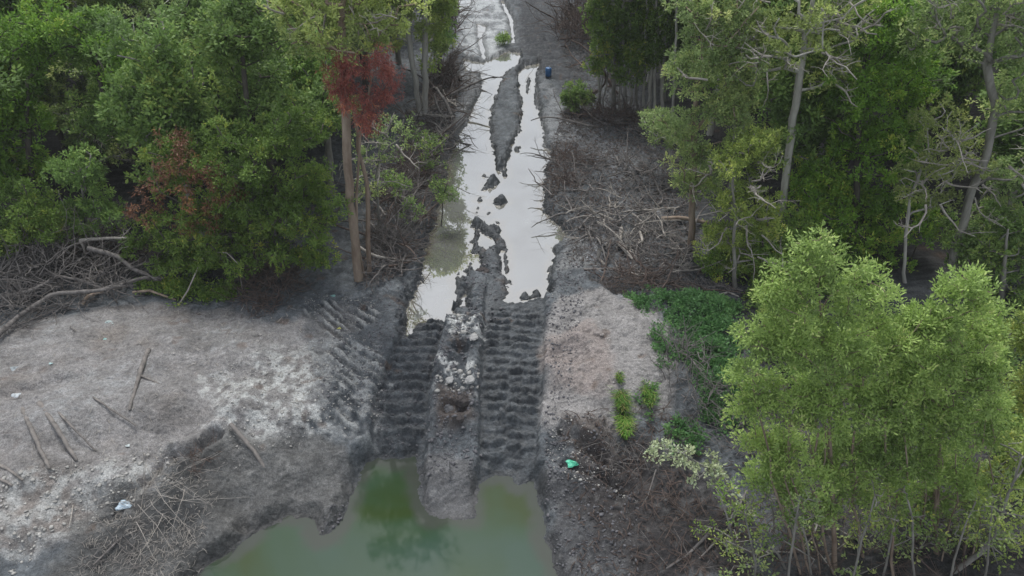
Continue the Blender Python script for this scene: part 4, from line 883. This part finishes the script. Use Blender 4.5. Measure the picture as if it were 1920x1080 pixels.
def cover(polys, name, label, leaf, seed, L, W, h, kind='stuff', cat='ground cover', mound=.25):
    rg = np.random.default_rng(seed); cs = []
    for n, p in polys:
        X, Y = inpoly(rg, n, p, .4); Z = terrain(X, Y); d = -sdf(X, Y, polyP(p, .4)); kk = rg.random(len(X)) < ss(0, .45, d) + .12 + .5 * (fbm(X * 2.2, Y * 2.2, 2, 12) > .15); X, Y, Z, d = X[kk], Y[kk], Z[kk], d[kk]; cs.append(np.stack([X, Y, Z + h * .4 + mound * ss(0, .5, d) * (.6 + .5 * fbm(X * 2, Y * 2, 2, 8)) * rg.uniform(.3, 1, len(X))], 1))
    c = np.vstack(cs); V, F, t = leaves(rg, c, h, 5, 8, L, W, .5, .6)
    return tag(link(name, mesh(name, V, [F], LEAF[leaf], False, {'tint': ('FACE', 'FLOAT', t)})), label, cat, kind=kind)
cover([(60, [(1170,545),(1230,530),(1260,560),(1200,600)]), (70, [(1210,620),(1250,600),(1270,700),(1230,700)]), (70, [(1250,760),(1340,780),(1340,830),(1260,820)]), (300, [(1225,560),(1280,540),(1390,560),(1380,600),(1300,640),(1240,610)]), (330, [(1250,610),(1380,590),(1400,700),(1330,720),(1260,680)]), (170, [(1300,690),(1400,690),(1420,790),(1330,800)]), (34, [(1195,725),(1250,720),(1240,770),(1205,770)])], 'ground_cover', 'lush green creeping plants between the right spoil and the near tree', 'cover', 6, .06, .04, .09)
cover([(500, [(1400,560),(1950,560),(1950,720),(1400,720)]), (200, [(1850,700),(1950,700),(1950,900),(1880,900)])], 'understory_plants', 'dark low plants on the shaded floor behind the near trees', 'dark', 7, .08, .045, .14)
cover([(250, [(1380,470),(1600,470),(1600,560),(1400,560)]), (160, [(250,540),(330,560),(460,550),(440,520),(250,520)])], 'edge_plants', 'green leafy plants at the foot of the forest edges', 'bright', 8, .08, .04, .14)
def grass(px, py, rx, n, label, seed, h=.3, leaf='grass'):
    rg = np.random.default_rng(seed); c = P(px, py, .35); g = hz(c[0], c[1]); V = []
    for i in range(n):
        a = rg.uniform(0, 6.28); q = rg.uniform(0, rx); x, y = q * math.cos(a), q * math.sin(a) * 2.6; b = rg.normal(-1.57, .8); l = h * rg.uniform(.5, 1.2); w_ = .006
        z = 0
        d = np.array([math.cos(b), math.sin(b), 0]); s = np.array([-d[1], d[0], 0]) * w_; p0 = np.array([x, y, z + y * .1]); p1 = p0 + d * l * .25 + [0, 0, l * .6]; p2 = p1 + d * l * .45 + [0, 0, l * .1]
        V += [p0 - s, p0 + s, p1 + s, p1 - s, p1 - s, p1 + s, p2 + s * .2, p2 - s * .2]
    F = np.arange(len(V)).reshape(-1, 4)
    tag(link('grass_tuft', mesh('grass_tuft', V, [F], LEAF[leaf], False, {'tint': ('FACE', 'FLOAT', rg.uniform(0, 1, len(F)))}), None, (c[0], c[1], g)), label, 'grass')
grass(1165,750,.10,500,'upper bright green grass tuft on the edge of the right spoil', 1)
grass(1172,782,.11,500,'lower bright green grass tuft hanging over the right scarp', 2)
grass(1160,722,.06,160,'small sprig of grass above the bright tufts on the right spoil', 3, .15)
grass(1215,742,.12,350,'darker grass clump left of the bare dead shrub', 4, .22)

# ------------------------------------------------------------------ litter pieces and the drum
def plain(name, col, rough=.5, trans=0):
    m, nt, o = newmat(name); b = N(nt, 'BsdfPrincipled', i_Roughness=rough)
    n = N(nt, 'TexNoise'); n.inputs['Scale'].default_value = 25; r = ramp(nt, [(.3, tuple(c * .75 for c in col)), (.7, col)])
    tc = N(nt, 'TexCoord'); nt.links.new(tc.outputs['Object'], n.inputs[0]); nt.links.new(n.outputs[0], r.inputs[0]); nt.links.new(r.outputs[0], b.inputs['Base Color']); nt.links.new(b.outputs[0], o.inputs[0]); return m
def bag(px, py, s, col, label, seed, name='plastic_bag', cat='litter', zp=0.0, flat=.35):
    rg = np.random.default_rng(seed); q = P(px, py, zp); g = hz(q[0], q[1]); q = P(px, py, g); k = 12; V = []
    for i in range(5):
        th = PI / 2 * i / 4; 
        for j in range(k):
            a = 2 * PI * j / k; rr_ = s * math.cos(th) * (1 + .3 * math.sin(3 * a + seed) + rg.normal(0, .12)) + .002
            V.append((rr_ * math.cos(a), rr_ * math.sin(a) * .75, s * flat * math.sin(th) * (1 + rg.normal(0, .25)) + .005))
    F = [(i * k + j, i * k + (j + 1) % k, (i + 1) * k + (j + 1) % k, (i + 1) * k + j) for i in range(4) for j in range(k)]
    tag(link(name, mesh(name, V, [np.array(F)], plain(name + str(seed), col), False), None, (q[0], q[1], g)), label, cat)
bag(1072,870,.11,(.10,.55,.36),'crumpled turquoise green plastic bag on dark mud right of the ruts', 1)
bag(232,948,.12,(.42,.52,.60),'pale blue plastic bag in the brush at bottom left', 2)
bag(203,608,.13,(.42,.50,.50),'pale translucent plastic bag on the upper left clearing', 3)
bag(160,592,.07,(.10,.42,.28),'small green plastic scrap under the dead heap', 4, 'plastic_scrap')
bag(30,742,.08,(.5,.55,.58),'white plastic scrap at the left edge of the clearing', 5, 'plastic_scrap')
bag(28,692,.09,(.32,.36,.38),'grey crumpled plastic below the left twigs', 6, 'plastic_scrap')
bag(95,682,.035,(.5,.68,.68),'tiny pale cyan scrap on the clearing near the left edge', 7, 'plastic_scrap')
bag(197,636,.035,(.35,.62,.60),'tiny turquoise scrap below the translucent bag', 8, 'plastic_scrap')
bag(636,616,.04,(.55,.55,.15),'small yellow scrap on the diagonal crawler prints', 9, 'plastic_scrap')
bag(240,836,.04,(.5,.56,.56),'small white scrap near the parallel logs', 10, 'plastic_scrap')
bag(625,555,.05,(.2,.38,.36),'dull teal scrap behind the diagonal crawler prints', 11, 'plastic_scrap')
bag(1050,252,.10,(.62,.64,.64),'white scrap on the far right bank beside the puddle', 12, 'plastic_scrap')
bag(1140,637,.06,(.45,.42,.40),'pale stone on the right spoil heap', 13, 'stone', 'stone', .4, .8)
bag(1128,628,.045,(.40,.36,.34),'smaller stone left of the pale one on the right spoil', 14, 'stone', 'stone', .4, .8)
bag(1232,683,.04,(.36,.34,.33),'grey stone at the right end of the spoil', 15, 'stone', 'stone', .4, .8)
for i, (a, b, s) in enumerate([(325,663,.03),(372,657,.035),(350,672,.04),(362,683,.03),(436,672,.03),(370,655,.025),(483,640,.035),(488,628,.03)]):
    bag(a, b, s, (.44,.42,.40), 'small pale stone lying on the middle of the left clearing', 30 + i, 'stone', 'stone', .45, .6)
    bpy.context.scene.collection.objects[-1]['group'] = 'small pale stones on the left clearing'
def clod(px, py, sx, sy, sz, mat, label, seed, zp=-.1):
    rg = np.random.default_rng(seed); q = P(px, py, zp); g = hz(q[0], q[1]); q = P(px, py, g); nu, nv = 28, 16; V = []
    u, v = np.meshgrid(np.linspace(0, 2 * PI, nu, endpoint=False), np.linspace(-.35, PI / 2, nv)); x, y, z = np.cos(u) * np.cos(v), np.sin(u) * np.cos(v), np.sin(v)
    c = rg.normal(0, 1, (14, 3)); c /= np.linalg.norm(c, axis=1)[:, None]; dd = np.stack([x, y, z], -1) @ c.T
    rr_ = np.minimum(1.25, 1 / np.maximum(dd.max(-1), .5)) * .8 * (1 + .22 * fbm(u * 2 + seed, v * 3, 2, seed) * np.cos(v) + .16 * (fbm(x * 5 + z * 3 + seed, y * 5 - z * 3, 3, seed + 4))) 
    V = np.stack([x * rr_ * sx, y * rr_ * sy, z * rr_ * sz], -1).reshape(-1, 3); i = np.arange(nv - 1)[:, None] * nu; j = np.arange(nu)[None]; j2 = (j + 1) % nu
    F = np.stack([i + j, i + j2, i + nu + j2, i + nu + j], -1).reshape(-1, 4)
    tag(link('mud_clod', mesh('mud_clod', V, [F], CL[mat], False), None, (q[0], q[1], g - sz * .15)), label, 'clod')
CL = {'dark': soilmat('dark clod', (.04, .036, .036), (.09, .08, .078)), 'grey': soilmat('grey clod', (.08, .082, .09), (.16, .162, .17)), 'white': soilmat('white clod', (.22, .22, .22), (.42, .42, .41))}
clod(868,752,.17,.15,.17,'dark','big dark brown clod on the ridge between the ruts, nearest the white lumps',1)
clod(838,765,.15,.15,.12,'grey','cracked grey clod left of the big dark one on the ridge',2)
clod(862,785,.10,.08,.08,'dark','dark clod below the big one at the lower end of the ridge',3)
clod(888,632,.09,.12,.05,'white','upper white clay lump on the ridge between the ruts',4)
clod(851,622,.06,.06,.04,'white','small white clay lump left of the upper one on the ridge',5)
clod(842,712,.08,.10,.05,'white','left white clay lump above the dark clod on the ridge',6)
clod(880,712,.10,.12,.06,'white','right white clay lump above the dark clod on the ridge',7)
clod(866,728,.06,.05,.04,'white','small white clay lump touching the big dark clod',8)
clod(905,508,.18,.12,.10,'dark','dark torn mud lump on the island between the puddle arms',9)
clod(870,580,.14,.10,.08,'grey','grey mud slab at the upper end of the ridge',10)
def drum():
    q = P(1028,146,0); g = hz(q[0], q[1]); root = empty('drum', (q[0], q[1], g - .01), 'small blue plastic drum standing on the far right bank', 'drum')
    prof = [(.0,0),(.105,0),(.118,.02),(.12,.09),(.126,.1),(.12,.11),(.12,.2),(.126,.21),(.12,.22),(.118,.3),(.10,.325),(.0,.325)]
    k = 20; V = [(r * math.cos(2 * PI * j / k), r * math.sin(2 * PI * j / k), z) for r, z in prof for j in range(k)]
    F = [(i * k + j, i * k + (j + 1) % k, (i + 1) * k + (j + 1) % k, (i + 1) * k + j) for i in range(len(prof) - 1) for j in range(k)]
    bm_ = plain('blue plastic', (.03, .13, .32), .45); link('body', mesh('body', V, [np.array(F)], bm_, True), root)
    prof = [(0, .325), (.03, .325), (.03, .35), (0, .35)]
    V = [(r * math.cos(2 * PI * j / k) + .05, r * math.sin(2 * PI * j / k), z) for r, z in prof for j in range(k)]
    F = [(i * k + j, i * k + (j + 1) % k, (i + 1) * k + (j + 1) % k, (i + 1) * k + j) for i in range(3) for j in range(k)]
    link('cap', mesh('cap', V, [np.array(F)], plain('cap plastic', (.2, .25, .3), .5)), root)
drum()

hm = bpy.data.materials.new('haze'); hm.use_nodes = True; nt = hm.node_tree; nt.nodes.clear()
ho = nt.nodes.new('ShaderNodeOutputMaterial'); pv = nt.nodes.new('ShaderNodeVolumePrincipled'); pv.inputs['Density'].default_value = .0008; pv.inputs['Color'].default_value = (.85, .88, .92, 1)
nt.links.new(pv.outputs[0], ho.inputs['Volume'])
V = [(x, y, z) for x in (-62, 62) for y in (-12, 75) for z in (-4, 14)]
Fh = np.array([(0,1,3,2),(4,6,7,5),(0,4,5,1),(2,3,7,6),(0,2,6,4),(1,5,7,3)])
tag(link('haze', mesh('haze', V, [Fh], hm)), label='thin damp haze hanging over the track and forest', cat='haze', kind='stuff')
print('scene built')
